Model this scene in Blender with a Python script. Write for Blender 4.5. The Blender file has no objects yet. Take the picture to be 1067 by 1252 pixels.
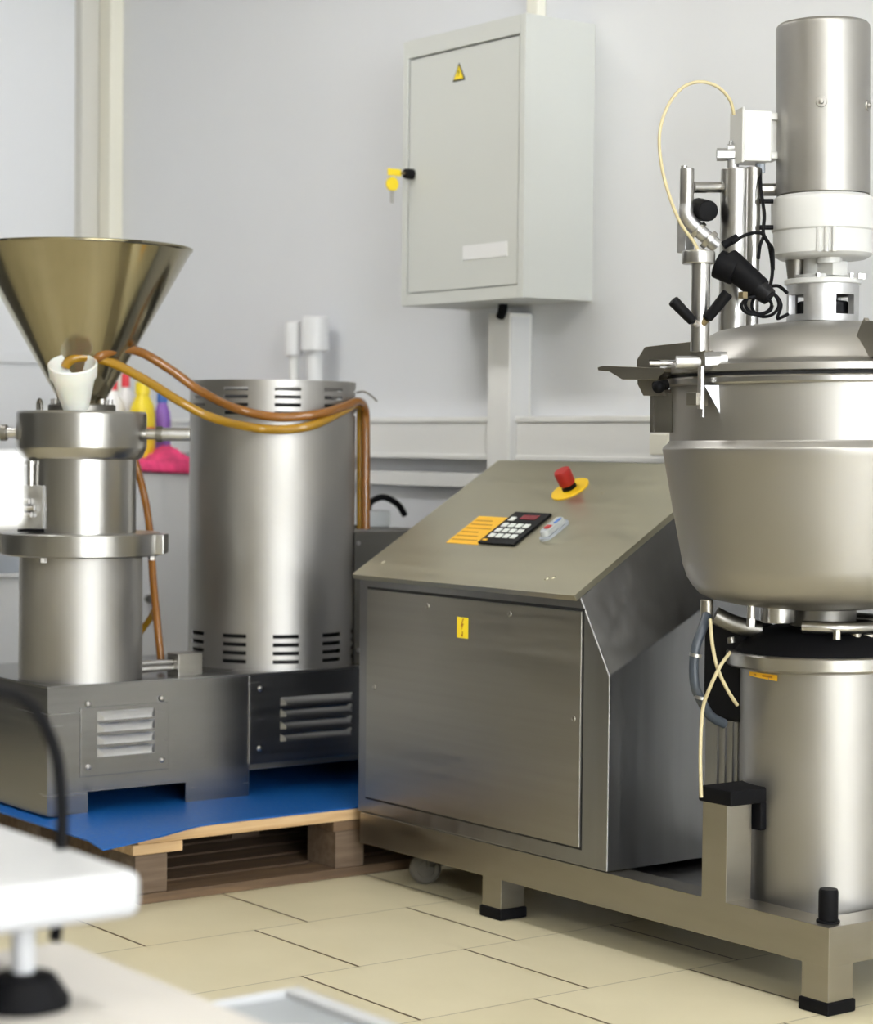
import bpy, bmesh, math, random
from mathutils import Vector, Matrix
random.seed(7)
PI = math.pi
S = bpy.context.scene
COL = S.collection

# ------------------------------------------------------------------ camera
FPX, TH, PITCH, ROLL, CAMH = 2637.83, math.radians(53.105), math.radians(1.79938), math.radians(0.58524), 1.0
cp, sp = math.cos(PITCH), math.sin(PITCH)
R0 = Vector((1, 0, 0)); F0 = Vector((0, cp, -sp)); D0 = F0.cross(R0)
R1 = R0 * math.cos(ROLL) - D0 * math.sin(ROLL)
D1 = D0 * math.cos(ROLL) + R0 * math.sin(ROLL)
BW = Matrix(((math.cos(TH), -math.sin(TH), 0), (math.sin(TH), math.cos(TH), 0), (0, 0, 1)))
CR, CD, CF = BW @ R1, BW @ D1, BW @ F0
CAM = Vector((0, 0, CAMH))
def ray(x, y): return CR * ((x - 533.5) / FPX) + CD * ((y - 626) / FPX) + CF
def at(x, y, d): return CAM + ray(x, y) * d
def onx(x, y, c): r = ray(x, y); return CAM + r * (c / r.x)
def ony(x, y, c): r = ray(x, y); return CAM + r * (c / r.y)
def onz(x, y, c): r = ray(x, y); return CAM + r * ((c - CAMH) / r.z)

cd = bpy.data.cameras.new('camera'); cam = bpy.data.objects.new('camera', cd); COL.objects.link(cam)
cam.matrix_world = Matrix(((CR.x, -CD.x, -CF.x, 0), (CR.y, -CD.y, -CF.y, 0), (CR.z, -CD.z, -CF.z, CAMH), (0, 0, 0, 1)))
cd.sensor_fit = 'HORIZONTAL'; cd.sensor_width = 36; cd.lens = 36 * FPX / 1067
cd.clip_start = 0.05
cd.dof.use_dof = True; cd.dof.focus_distance = 4.05; cd.dof.aperture_fstop = 4.6
S.camera = cam
S.view_settings.view_transform = 'Standard'; S.view_settings.look = 'None'
S.view_settings.gamma = 1.0; S.view_settings.use_curve_mapping = False
S.view_settings.exposure = 0.70

# ------------------------------------------------------------------ materials
def srgb(r, g, b):
    f = lambda c: (c / 255 / 12.92) if c / 255 <= .04045 else ((c / 255 + .055) / 1.055) ** 2.4
    return (f(r), f(g), f(b), 1)
def mat(name, col, rough=.5, metal=0., **kw):
    m = bpy.data.materials.new(name); m.use_nodes = True
    b = m.node_tree.nodes['Principled BSDF']
    b.inputs['Base Color'].default_value = col if len(col) == 4 else (*col, 1)
    b.inputs['Roughness'].default_value = rough; b.inputs['Metallic'].default_value = metal
    for k, v in kw.items(): b.inputs[k.replace('_', ' ')].default_value = v
    return m
def noise_mat(m, scale=(8, 8, 8), rough_var=.1, col_var=.1, bump=0., detail=4):
    nt = m.node_tree; b = nt.nodes['Principled BSDF']; N = nt.nodes.new; L = nt.links.new
    tc = N('ShaderNodeTexCoord'); mp = N('ShaderNodeMapping'); mp.inputs['Scale'].default_value = scale
    nz = N('ShaderNodeTexNoise'); nz.inputs['Scale'].default_value = 1; nz.inputs['Detail'].default_value = detail
    L(tc.outputs['Object'], mp.inputs['Vector']); L(mp.outputs['Vector'], nz.inputs['Vector'])
    r = b.inputs['Roughness'].default_value
    mr = N('ShaderNodeMapRange'); mr.inputs['From Min'].default_value = .3; mr.inputs['From Max'].default_value = .7
    mr.inputs['To Min'].default_value = max(.02, r - rough_var); mr.inputs['To Max'].default_value = r + rough_var
    L(nz.outputs['Fac'], mr.inputs['Value']); L(mr.outputs['Result'], b.inputs['Roughness'])
    c = tuple(b.inputs['Base Color'].default_value)
    rp = N('ShaderNodeMixRGB'); rp.blend_type = 'MIX'
    rp.inputs[1].default_value = (*[v * (1 - col_var) for v in c[:3]], 1)
    rp.inputs[2].default_value = (*[min(1, v * (1 + col_var)) for v in c[:3]], 1)
    L(mr.outputs['Result'], rp.inputs[0])
    m2 = N('ShaderNodeMapRange'); m2.inputs['From Min'].default_value = .3; m2.inputs['From Max'].default_value = .7
    L(nz.outputs['Fac'], m2.inputs['Value']); L(m2.outputs['Result'], rp.inputs[0])
    L(rp.outputs[0], b.inputs['Base Color'])
    if bump:
        bp = N('ShaderNodeBump'); bp.inputs['Strength'].default_value = bump; bp.inputs['Distance'].default_value = .002
        L(nz.outputs['Fac'], bp.inputs['Height']); L(bp.outputs['Normal'], b.inputs['Normal'])
    return m
def emit(name, col, s):
    m = bpy.data.materials.new(name); m.use_nodes = True; nt = m.node_tree
    b = nt.nodes['Principled BSDF']; b.inputs['Base Color'].default_value = (*col[:3], 1)
    b.inputs['Emission Color'].default_value = (*col[:3], 1); b.inputs['Emission Strength'].default_value = s
    return m
M = {}
M['steel_panel'] = noise_mat(mat('brushed steel sheet', (.36, .345, .315), .35, 1), (1.5, 1.5, 60), .05, .05)
M['steel_mill'] = noise_mat(mat('brushed steel of the mill base', (.30, .30, .305), .25, 1), (1.5, 1.5, 60), .03, .04)
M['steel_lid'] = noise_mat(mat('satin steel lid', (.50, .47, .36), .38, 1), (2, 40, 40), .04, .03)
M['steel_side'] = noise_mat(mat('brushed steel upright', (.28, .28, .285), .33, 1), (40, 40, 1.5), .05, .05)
M['steel_turned'] = mat('turned steel', (.43, .42, .40), .28, 1)
M['steel_blotch'] = noise_mat(mat('stained rolled steel', (.40, .39, .375), .47, 1), (7, 7, 4), .06, .08)
M['steel_satin'] = noise_mat(mat('satin blasted steel', (.35, .338, .318), .45, 1), (3, 3, 6), .04, .03)
M['steel_frame'] = noise_mat(mat('frame tube steel', (.34, .318, .275), .34, 1), (6, 6, 30), .05, .04)
M['steel_polish'] = noise_mat(mat('polished spun steel', (.37, .335, .235), .16, 1), (5, 5, 9), .04, .06)
M['steel_bright'] = mat('bright steel', (.55, .54, .53), .28, 1)
M['steel_dark'] = noise_mat(mat('dull dark steel', (.22, .21, .19), .42, 1), (6, 6, 20), .06, .08)
M['cast_alu'] = noise_mat(mat('cast aluminium', (.52, .52, .525), .45, 1), (60, 60, 60), .08, .06, .2)
M['black'] = mat('black rubber', (.004, .004, .005), .6, 0, Specular_IOR_Level=.12)
M['black_gloss'] = mat('black plastic', (.005, .005, .006), .45, 0, Specular_IOR_Level=.2)
M['dark_hole'] = mat('dark interior', (.01, .01, .011), .8)
M['white_paint'] = mat('white enamel', (.56, .56, .545), .35)
M['white_plastic'] = mat('white plastic', (.73, .735, .745), .4)
M['cup'] = mat('translucent white plastic', (.86, .84, .80), .35, 0, Subsurface_Weight=.2)
M['grey_paint'] = mat('grey powder coat', (.56, .575, .555), .42)
M['grey_shield'] = mat('wall panel', srgb(214, 219, 221), .45)
M['duct'] = mat('grey pvc duct', (.78, .78, .765), .45)
M['castor'] = mat('shaded grey castor', (.10, .09, .07), .7)  # castor grey darkened for the shade under the frame
M['scale_white'] = mat('matt white', (.46, .465, .475), .45)
M['strip'] = mat('beige corner strip', (.62, .61, .57), .5)
M['cream'] = mat('cream laminate', (.56, .53, .49), .4)
M['cream_trim'] = mat('cream pvc trim', (.80, .78, .68), .4)
M['yellow'] = mat('yellow plastic', (.90, .58, .01), .45)
M['label_yellow'] = mat('yellow label', (.93, .70, .02), .5)
M['label_amber'] = mat('amber label', (.85, .47, .02), .5)
M['print'] = mat('black print', (.02, .02, .02), .6)
M['print_faint'] = mat('faded amber print', (.45, .20, .01), .6)
M['red'] = mat('red plastic', (.42, .015, .012), .4)
M['display'] = mat('dark red display', (.18, .012, .02), .25)
M['key'] = mat('grey white key', (.72, .75, .72), .5)
M['blue_mat'] = noise_mat(mat('blue plastic sheet', (.004, .088, .33), .42), (90, 90, 90), .05, .12)
M['hose_orange'] = mat('amber hose', (.25, .095, .012), .22, 0, Coat_Weight=.4)
M['hose_yellow'] = mat('yellow amber hose', (.36, .19, .008), .22, 0, Coat_Weight=.4)
M['hose_clear'] = mat('clear yellowed tube', (.50, .43, .25), .35)
M['hose_grey'] = mat('dark grey hose', (.04, .05, .065), .4)
M['pink'] = noise_mat(mat('pink cloth', (.80, .06, .20), .8), (20, 20, 20), .05, .3)
M['bottle_white'] = mat('white bottle', (.85, .84, .84), .3)
M['bottle_yellow'] = mat('yellow bottle', (.90, .70, .03), .35)
M['bottle_purple'] = mat('violet bottle', (.30, .14, .56), .3)
M['bottle_blue'] = mat('blue cap', (.05, .16, .52), .35)
M['bottle_red'] = mat('red cap', (.75, .03, .05), .35)
M['clear'] = mat('clear cap', (.80, .84, .86), .12, 0, Transmission_Weight=.5)
M['blue_grey'] = mat('blue grey plastic', (.42, .46, .52), .45)
M['brass'] = mat('brass', (.36, .29, .17), .4, 1)
M['grey_tray'] = noise_mat(mat('grey tray', (.30, .32, .34), .45), (9, 9, 9), .05, .1)
M['window_glow'] = emit('daylight pane', (.92, .96, 1.0), 13.5)
M['lamp_glow'] = emit('ceiling lamp diffuser', (1, .99, .98), 15)
# wood
def wood(name, a, b):
    m = mat(name, a, .7); nt = m.node_tree; bs = nt.nodes['Principled BSDF']; N = nt.nodes.new; L = nt.links.new
    tc = N('ShaderNodeTexCoord'); mp = N('ShaderNodeMapping'); mp.inputs['Scale'].default_value = (45, 2.5, 45)
    nz = N('ShaderNodeTexNoise'); nz.inputs['Detail'].default_value = 6; nz.inputs['Scale'].default_value = 1.4; nz.inputs['Distortion'].default_value = .6
    r = N('ShaderNodeValToRGB'); r.color_ramp.elements[0].color = (*a, 1); r.color_ramp.elements[1].color = (*b, 1)
    r.color_ramp.elements[0].position = .3; r.color_ramp.elements[1].position = .7
    L(tc.outputs['Object'], mp.inputs[0]); L(mp.outputs[0], nz.inputs[0]); L(nz.outputs[0], r.inputs[0]); L(r.outputs[0], bs.inputs['Base Color'])
    return m
M['wood_light'] = wood('pale pine', (.64, .45, .25), (.44, .27, .12))
M['wood_dark'] = wood('dark pine', (.17, .105, .055), (.085, .052, .03))  # darker pine for the inner and lower pallet boards
M['wood_block'] = wood('chipboard block', (.17, .12, .08), (.10, .065, .04))
# tiles
def tile_mat():
    m = mat('beige floor tiles', (.6, .55, .4), .32); nt = m.node_tree; bs = nt.nodes['Principled BSDF']; N = nt.nodes.new; L = nt.links.new
    def mth(op, a, b=None):
        n = N('ShaderNodeMath'); n.operation = op
        for i, v in enumerate((a, b)):
            if v is None: continue
            if isinstance(v, (int, float)): n.inputs[i].default_value = v
            else: L(v, n.inputs[i])
        return n.outputs[0]
    g = N('ShaderNodeNewGeometry'); sx = N('ShaderNodeSeparateXYZ'); L(g.outputs['Position'], sx.inputs[0])
    X, Y = sx.outputs[0], sx.outputs[1]
    tx = mth('DIVIDE', mth('ADD', X, 3.735), .375); row = mth('FLOOR', tx)
    ty = mth('DIVIDE', mth('ADD', mth('SUBTRACT', Y, 2.348), mth('MULTIPLY', row, .131)), .385)
    fx = mth('SUBTRACT', tx, row); col = mth('FLOOR', ty); fy = mth('SUBTRACT', ty, col)
    ex = mth('SUBTRACT', .5, mth('ABSOLUTE', mth('SUBTRACT', fx, .5)))
    ey = mth('SUBTRACT', .5, mth('ABSOLUTE', mth('SUBTRACT', fy, .5)))
    gx = mth('LESS_THAN', ex, .005); gy = mth('LESS_THAN', ey, .0075)
    gr = mth('MAXIMUM', mth('MULTIPLY', gx, .55), gy)
    nz = N('ShaderNodeTexNoise'); nz.inputs['Scale'].default_value = 5; nz.inputs['Detail'].default_value = 8
    L(g.outputs['Position'], nz.inputs['Vector'])
    cx = N('ShaderNodeCombineXYZ'); L(row, cx.inputs[0]); L(col, cx.inputs[1])
    wn = N('ShaderNodeTexWhiteNoise'); wn.noise_dimensions = '3D'; L(cx.outputs[0], wn.inputs['Vector'])
    f = mth('ADD', mth('MULTIPLY', nz.outputs[0], .7), mth('MULTIPLY', wn.outputs['Value'], .3))
    mix = N('ShaderNodeMixRGB'); mix.inputs[1].default_value = srgb(196, 186, 154); mix.inputs[2].default_value = srgb(218, 209, 180)
    L(f, mix.inputs[0])
    m2 = N('ShaderNodeMixRGB'); m2.inputs[2].default_value = srgb(80, 62, 36); L(gr, m2.inputs[0]); L(mix.outputs[0], m2.inputs[1])
    L(m2.outputs[0], bs.inputs['Base Color'])
    return m
M['tiles'] = tile_mat()
M['wall'] = noise_mat(mat('pale wall panels', srgb(219, 221, 225), .5), (2, 2, 2), .03, .015)
M['wall_dim'] = mat('grey wall', (.16, .155, .14), .6)  # unseen wall coloured dark to dim what the steel reflects
M['panel_dark'] = mat('dark reflection panel', (.05, .05, .048), .6)
M['ceil'] = mat('white ceiling', (.85, .85, .84), .6)

# ------------------------------------------------------------------ mesh building
class MB:
    def __init__(s): s.bm = bmesh.new()
    def _merge(s, b, mtx=None):
        if mtx: b.transform(mtx)
        me = bpy.data.meshes.new('tmp'); b.to_mesh(me); b.free(); s.bm.from_mesh(me); bpy.data.meshes.remove(me); return s
    def box(s, x0, x1, y0, y1, z0, z1, bev=0., mtx=None, seg=2):
        b = bmesh.new(); bmesh.ops.create_cube(b, size=1)
        b.transform(Matrix.Translation(((x0 + x1) / 2, (y0 + y1) / 2, (z0 + z1) / 2)) @ Matrix.Diagonal((abs(x1 - x0), abs(y1 - y0), abs(z1 - z0), 1)))
        if bev: bmesh.ops.bevel(b, geom=b.edges[:], offset=bev, segments=seg, affect='EDGES', profile=.5)
        return s._merge(b, mtx)
    def lathe(s, c, prof, n=64, axis=None, close=False):
        """prof: [(r,z)], c: base point; axis: direction of +z"""
        b = bmesh.new(); rings = []
        for r, z in prof:
            if r < 1e-6: rings.append([b.verts.new((0, 0, z))])
            else: rings.append([b.verts.new((r * math.cos(2 * PI * i / n), r * math.sin(2 * PI * i / n), z)) for i in range(n)])
        for A, B in zip(rings, rings[1:]):
            if len(A) == 1 and len(B) == 1: continue
            for i in range(n):
                j = (i + 1) % n
                if len(A) == 1: b.faces.new((A[0], B[i], B[j]))
                elif len(B) == 1: b.faces.new((A[i], A[j], B[0]))
                else: b.faces.new((A[i], A[j], B[j], B[i]))
        bmesh.ops.recalc_face_normals(b, faces=b.faces[:])
        mt = Matrix.Translation(c)
        if axis is not None: mt = mt @ Vector((0, 0, 1)).rotation_difference(Vector(axis).normalized()).to_matrix().to_4x4()
        return s._merge(b, mt)
    def cyl(s, a, b, r, r2=None, n=32, bev=0.):
        a = Vector(a); b = Vector(b); r2 = r if r2 is None else r2; h = (b - a).length
        if bev: prof = [(0, 0), (r - bev, 0), (r - bev * .3, bev * .3), (r, bev), (r2, h - bev), (r2 - bev * .3, h - bev * .3), (r2 - bev, h), (0, h)]
        else: prof = [(0, 0), (r, 0), (r2, h), (0, h)]
        return s.lathe(a, prof, n, b - a)
    def ball(s, c, r, sc=(1, 1, 1), n=24):
        b = bmesh.new(); bmesh.ops.create_uvsphere(b, u_segments=n, v_segments=n // 2, radius=r)
        return s._merge(b, Matrix.Translation(c) @ Matrix.Diagonal((*sc, 1)))
    def tube(s, pts, r, n=14, sub=8, caps=True):
        P = smooth(pts, sub) if sub > 1 else [Vector(p) for p in pts]
        b = bmesh.new(); rings = []; up = Vector((.123, .456, .88)).normalized()
        t0 = (P[1] - P[0]).normalized(); nrm = (up - t0 * up.dot(t0)).normalized()
        for i, p in enumerate(P):
            t = (P[min(i + 1, len(P) - 1)] - P[max(i - 1, 0)]).normalized()
            nrm = (nrm - t * nrm.dot(t)).normalized(); bn = t.cross(nrm)
            rr = r(i / (len(P) - 1)) if callable(r) else r
            rings.append([b.verts.new(p + (nrm * math.cos(2 * PI * k / n) + bn * math.sin(2 * PI * k / n)) * rr) for k in range(n)])
        for A, B in zip(rings, rings[1:]):
            for i in range(n): b.faces.new((A[i], A[(i + 1) % n], B[(i + 1) % n], B[i]))
        if caps: b.faces.new(rings[0][::-1]); b.faces.new(rings[-1])
        bmesh.ops.recalc_face_normals(b, faces=b.faces[:])
        return s._merge(b)
    def hull(s, A, B, bev=0.):
        """two matching rings of points -> closed prism"""
        b = bmesh.new(); a = [b.verts.new(p) for p in A]; c = [b.verts.new(p) for p in B]; n = len(a)
        b.faces.new(a[::-1]); b.faces.new(c)
        for i in range(n): b.faces.new((a[i], a[(i + 1) % n], c[(i + 1) % n], c[i]))
        bmesh.ops.recalc_face_normals(b, faces=b.faces[:])
        if bev: bmesh.ops.bevel(b, geom=b.edges[:], offset=bev, segments=2, affect='EDGES', profile=.5)
        return s._merge(b)
    def prism(s, pts, vec, bev=0.):
        v = Vector(vec); return s.hull([Vector(p) for p in pts], [Vector(p) + v for p in pts], bev)
    def sheet(s, quads):
        b = bmesh.new()
        for q in quads: b.faces.new([b.verts.new(p) for p in q])
        bmesh.ops.remove_doubles(b, verts=b.verts[:], dist=1e-5)
        return s._merge(b)
def smooth(pts, sub):
    P = [Vector(p) for p in pts]; out = []
    for i in range(len(P) - 1):
        p0 = P[max(i - 1, 0)]; p1 = P[i]; p2 = P[i + 1]; p3 = P[min(i + 2, len(P) - 1)]
        for k in range(sub):
            t = k / sub
            out.append(.5 * ((2 * p1) + (p2 - p0) * t + (2 * p0 - 5 * p1 + 4 * p2 - p3) * t * t + (3 * p1 - p0 - 3 * p2 + p3) * t ** 3))
    out.append(P[-1]); return out
WL = {}
def obj(name, mb, m, parent=None, angle=32, label=None, mods=()):
    me = bpy.data.meshes.new(name); bm = mb.bm
    bm.normal_update(); bm.to_mesh(me); bm.free()
    xs = [v.co for v in me.vertices]
    lo = Vector([min(v[i] for v in xs) for i in range(3)]); hi = Vector([max(v[i] for v in xs) for i in range(3)])
    c = (lo + hi) / 2
    if parent is None: c.z = lo.z
    me.transform(Matrix.Translation(-c))
    me.polygons.foreach_set('use_smooth', [True] * len(me.polygons))
    me.set_sharp_from_angle(angle=math.radians(angle))
    me.materials.append(M[m])
    o = bpy.data.objects.new(name, me); COL.objects.link(o)
    if parent is not None:
        o.parent = parent; o.location = c - WL[parent.name]
    else: o.location = c
    WL[o.name] = c.copy()
    wn = o.modifiers.new('normals', 'WEIGHTED_NORMAL'); wn.keep_sharp = True; wn.weight = 100
    if label: o['label'] = label
    return o
def tag(o, label, cat, group=None):
    o['label'] = label; o['category'] = cat
    if group: o['group'] = group
    return o
def thing(name, loc, label, cat, group=None):
    o = bpy.data.objects.new(name, None); COL.objects.link(o); o.empty_display_size = .05
    o.location = Vector(loc); WL[o.name] = Vector(loc); return tag(o, label, cat, group)
def struct(name, mb, m, parent=None):
    o = obj(name, mb, m, parent)
    if parent is None: o['kind'] = 'structure'
    return o

# ------------------------------------------------------------------ room
WY, WX = 3.5, -6.55            # machine wall (y) and far wall (x)
X1, Y0, ZC = 4.0, -5.0, 2.95
struct('floor', MB().box(WX, X1, Y0, WY, -.1, 0), 'tiles')
struct('ceiling', MB().box(WX - .1, X1 + .1, Y0 - .1, WY + .1, ZC, ZC + .1), 'ceil')
struct('wall_back', MB().box(WX, X1, WY, WY + .1, 0, ZC), 'wall')
struct('wall_far', MB().box(WX - .1, WX, Y0, WY + .1, 0, ZC), 'wall')
struct('wall_front', MB().box(WX, X1, Y0 - .1, Y0, 0, ZC), 'wall_dim')
d = MB(); d.box(WX, WX + .03, -3.2, 1.95, 0, 2.5); dd = struct('unseen_dark_panel', d, 'panel_dark')  # unseen dark panel added so the mixer's steel reflects something dark
for yy in (-3.2, -1.5, .2, 1.9): obj('dark_panel_rib', MB().box(WX + .028, WX + .05, yy, yy + .05, 0, 2.5), 'panel_dark', dd)
# window wall x = X1: pier pieces around two openings
wins = [(-1.6, .35), (.85, 2.8)]
w = MB(); w.box(X1, X1 + .1, Y0, WY, 0, .85); w.box(X1, X1 + .1, Y0, WY, 2.45, ZC)
ys = [Y0] + [v for p in wins for v in p] + [WY]
for a, b in zip(ys[::2], ys[1::2]): w.box(X1, X1 + .1, a, b, .85, 2.45)
struct('wall_window', w, 'wall')
for i, (a, b) in enumerate(wins):
    f = MB()
    for y in (a, b - .05, (a + b) / 2 - .025): f.box(X1 + .02, X1 + .08, y, y + .05, .85, 2.45)
    for z in (.85, 2.40): f.box(X1 + .02, X1 + .08, a, b, z, z + .05)
    wo = struct('window_%d' % (i + 1), f, 'white_plastic')
    obj('pane', MB().box(X1 + .045, X1 + .055, a, b, .85, 2.45), 'window_glow', wo)
# corner profile, wall strips
cxp = WX
b = MB(); b.box(WX, WX + .045, WY - .115, WY - .05, 0, ZC); struct('trim_1', b, 'strip')
b = MB(); b.box(WX + .045, WX + .125, WY - .05, WY, 0, ZC, .004); struct('trim_2', b, 'cream_trim')
# horizontal cable trunking along the machine wall
tz1, tz0 = 1.066, .966
b = MB(); b.box(WX + .13, X1, WY - .05, WY, tz0, tz1, .004); b.box(WX + .13, X1, WY - .056, WY, tz1 - .008, tz1 + .006, .003)
b.box(WX + .13, X1, WY - .056, WY, tz0 - .005, tz0 + .008, .003)
struct('trim_3', b, 'duct')
b = MB(); b.box(WX + .13, X1, WY - .03, WY, .886, .925, .004); struct('trim_4', b, 'duct')
# thin joint on the far wall
zj = onx(30, 433, WX).z
b = MB(); b.box(WX, WX + .012, Y0, WY - .17, zj - .03, zj, .003); struct('trim_5', b, 'wall')
# strip above the electrical box
q = ony(661, 5, WY)
b = MB(); b.box(q.x - .022, q.x + .022, WY - .03, WY, 2.0, ZC, .004); struct('trim_6', b, 'cream_trim')
# ceiling lamps
first = None
k = 0
for x in (-4.6, -1.6, 1.6):
    for y in (1.9, -1.2):
        if first is None:
            t = thing('ceiling_light', (x, y, ZC - .06), 'long white ceiling light', 'ceiling light', 'ceiling lights')
            fr = MB(); fr.box(x - .65, x + .65, y - .17, y + .17, ZC - .05, ZC, .01); fo = obj('housing', fr, 'white_paint', t)
            do = obj('diffuser', MB().box(x - .6, x + .6, y - .14, y + .14, ZC - .062, ZC - .048), 'lamp_glow', t)
            first = t
        else:
            t = first.copy(); COL.objects.link(t); t.location = (x, y, ZC - .06)
            for ch in list(first.children):
                c = ch.copy(); COL.objects.link(c); c.parent = t

# ------------------------------------------------------------------ electrical box on the wall
bx0, bx1, by0, bz0, bz1 = -4.532, -4.033, WY - .22, 1.355, 2.034
EB = thing('electrical_cabinet', (bx0 / 2 + bx1 / 2, WY, bz0), 'grey metal electrical cabinet with a warning triangle, hung on the wall', 'electrical cabinet')
b = MB(); b.box(bx0 + .0006, bx1 - .0006, by0 + .018, WY, bz0 + .0006, bz1 - .0006)
b.box(bx0, bx0 + .022, by0, by0 + .03, bz0, bz1, .002); b.box(bx1 - .022, bx1, by0, by0 + .03, bz0, bz1, .002)
b.box(bx0 + .022, bx1 - .022, by0 + .0004, by0 + .03, bz0 + .0003, bz0 + .03); b.box(bx0 + .022, bx1 - .022, by0 + .0004, by0 + .03, bz1 - .045, bz1 - .0003)
obj('body', b, 'grey_paint', EB)
ed = obj('door', MB().box(bx0 + .026, bx1 - .027, by0 + .003, by0 + .02, bz0 + .033, bz1 - .05, .002), 'grey_paint', EB)
P = ony(561.5, 88, by0 + .003)
def tri(mb, cx, cz, h, wd, y, th): return mb.prism([(cx - wd, y, cz - h), (cx + wd, y, cz - h), (cx, y, cz + h)], (0, th, 0))
obj('warning_sign_border', tri(MB(), P.x, P.z, .022, .025, by0 + .0012, .002), 'print', ed)
obj('warning_sign', tri(MB(), P.x, P.z - .001, .0165, .019, by0 + .0004, .002), 'label_yellow', ed, label='yellow triangle with black lightning bolt')
yb = by0 - .0002
obj('lightning_bolt', MB().prism([(P.x + .001, yb, P.z + .009), (P.x - .004, yb, P.z - .002), (P.x, yb, P.z - .001), (P.x - .002, yb, P.z - .012), (P.x + .004, yb, P.z + .002), (P.x, yb, P.z + .001)], (0, .002, 0)), 'print', ed)
a = ony(565, 310, by0); c = ony(619, 310, by0)
obj('name_plate', MB().box(a.x, c.x, by0 + .001, by0 + .006, a.z - .017, a.z + .019, .001), 'white_plastic', ed, label='blank white plate')
P = ony(503, 213, by0)
lk = obj('lock', MB().cyl((P.x, by0 + .005, P.z), (P.x, by0 - .022, P.z), .014, .013, bev=.003), 'black_gloss', ed, label='black cylinder lock')
K = thing('key', (P.x, by0 - .03, P.z), 'small yellow-headed key in the lock of the electrical cabinet', 'key')
obj('blade', MB().cyl((P.x, by0 - .0225, P.z), (P.x, by0 - .036, P.z), .004), 'brass', K)
obj('head', MB().box(P.x - .003, P.x + .003, by0 - .075, by0 - .034, P.z - .009, P.z + .009, .002), 'label_yellow', K)
K2 = thing('key', (P.x, by0 - .06, P.z - .03), 'yellow and silver key dangling below the lock of the electrical cabinet', 'key')
obj('head', MB().lathe((P.x - .001, by0 - .06, P.z - .030), [(0, -.003), (.018, -.003), (.018, .003), (0, .003)], 24, (1, 0, 0)), 'label_yellow', K2)
obj('blade', MB().box(P.x - .003, P.x + .002, by0 - .066, by0 - .056, P.z - .078, P.z - .044, .001), 'steel_bright', K2)
obj('ring', MB().tube([(P.x, by0 - .06 + .012 * math.cos(t), P.z - .012 + .012 * math.sin(t)) for t in [i * PI / 8 for i in range(17)]], .0016, 8, 1), 'steel_bright', K2)
# vertical duct below
dx0 = ony(596, 450, WY - .075).x; dx1 = ony(622, 450, WY - .075).x
DT = thing('cable_duct', ((dx0 + dx1) / 2, WY, 0), 'white vertical cable duct running down from the electrical cabinet', 'cable duct')
b = MB(); b.box(dx0, dx1, WY - .075, WY, .001, bz0 - .02, .003); obj('channel', b, 'duct', DT)
b = MB(); b.box(dx1 - .0005, dx1 + .004, WY - .070, WY - .012, .001, bz0 - .03, .002); obj('cover', b, 'white_plastic', DT)
g = MB(); g.tube([(dx1 - .02, WY - .08, bz0 + .01), (dx1 - .015, WY - .085, bz0 - .012), (dx1 - .03, WY - .08, bz0 - .03)], .012); g.tube([(dx0 + .03, WY - .06, bz0 + .01), (dx0 + .07, WY - .09, bz0 - .008), (dx1 - .03, WY - .08, bz0 - .03)], .006)
tag(obj('cable', g, 'black'), 'black cables dipping from the cabinet floor into the vertical duct', 'cable')

# white pipe fittings behind the motor housing
for nm, (p0, p1, py0, py1, s0, s1, base), lab in (
    ('pipe_fitting', (348, 370, 393, 436, 354, 365, 480), 'narrow white capped pipe rising behind the motor housing, left of the pair'),
    ('pipe_fitting', (367, 402, 387, 430, 378, 398, 480), 'wide white capped pipe rising behind the motor housing, right of the pair')):
    yy = WY - (.09 if s0 < 370 else .07)
    c = ony((p0 + p1) / 2, 440, yy); zt = ony((p0 + p1) / 2, py0, yy).z; zb = ony((p0 + p1) / 2, py1, yy).z
    sc_ = (c - CAM).dot(CF) / FPX; r = (p1 - p0) / 2 * sc_; rs = (s1 - s0) / 2 * sc_
    t = thing(nm, (c.x, yy, 0), lab, 'pipe', 'capped pipes on the wall')
    obj('pipe', MB().cyl((c.x, yy, 0), (c.x, yy, zb + .01), rs), 'white_plastic' if s0 > 370 else 'duct', t)
    obj('cap', MB().cyl((c.x, yy, zb), (c.x, yy, zt), r, r * .97, bev=.006), 'white_plastic', t)
    obj('wall_clip', MB().box(c.x - rs * 1.2, c.x + rs * 1.2, yy, WY, 1.12, 1.15, .003), 'white_plastic', t)
# small cream socket on the trunking behind the vessel
a = ony(797, 530, WY - .09); c = ony(814, 557, WY - .09)
tag(obj('junction_box', MB().box(a.x, a.x + .06, WY - .1, WY - .045, c.z, a.z, .005), 'cream_trim'), 'small cream junction box on the wall trunking beside the vessel', 'junction box')

# ------------------------------------------------------------------ pallet and blue sheet
PXF, PY0, PY1, PXB = -4.075, 2.258, 3.42, -5.1
PL = thing('pallet', ((PXF + PXB) / 2, (PY0 + PY1) / 2, 0), 'wooden pallet under the blue sheet', 'pallet')
n = 5; wd = .125
for i in range(n):
    x1 = PXF - i * (PXF - PXB - wd) / (n - 1)
    obj('deck_board', MB().box(x1 - wd, x1, PY0 + (.0 if i else .008), PY1, .131, .156, .003), 'wood_light', PL)
for y in (PY0, (PY0 + PY1) / 2 - .06, PY1 - .12):
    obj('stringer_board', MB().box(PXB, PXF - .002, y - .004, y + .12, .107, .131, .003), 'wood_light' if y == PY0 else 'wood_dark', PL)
    for x in (PXF - .001, (PXF + PXB) / 2 + .06, PXB + .12):
        obj('block', MB().box(x - .12, x - .002, y + .002, y + .082, .022, .1075, .003), 'wood_block', PL)
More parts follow.
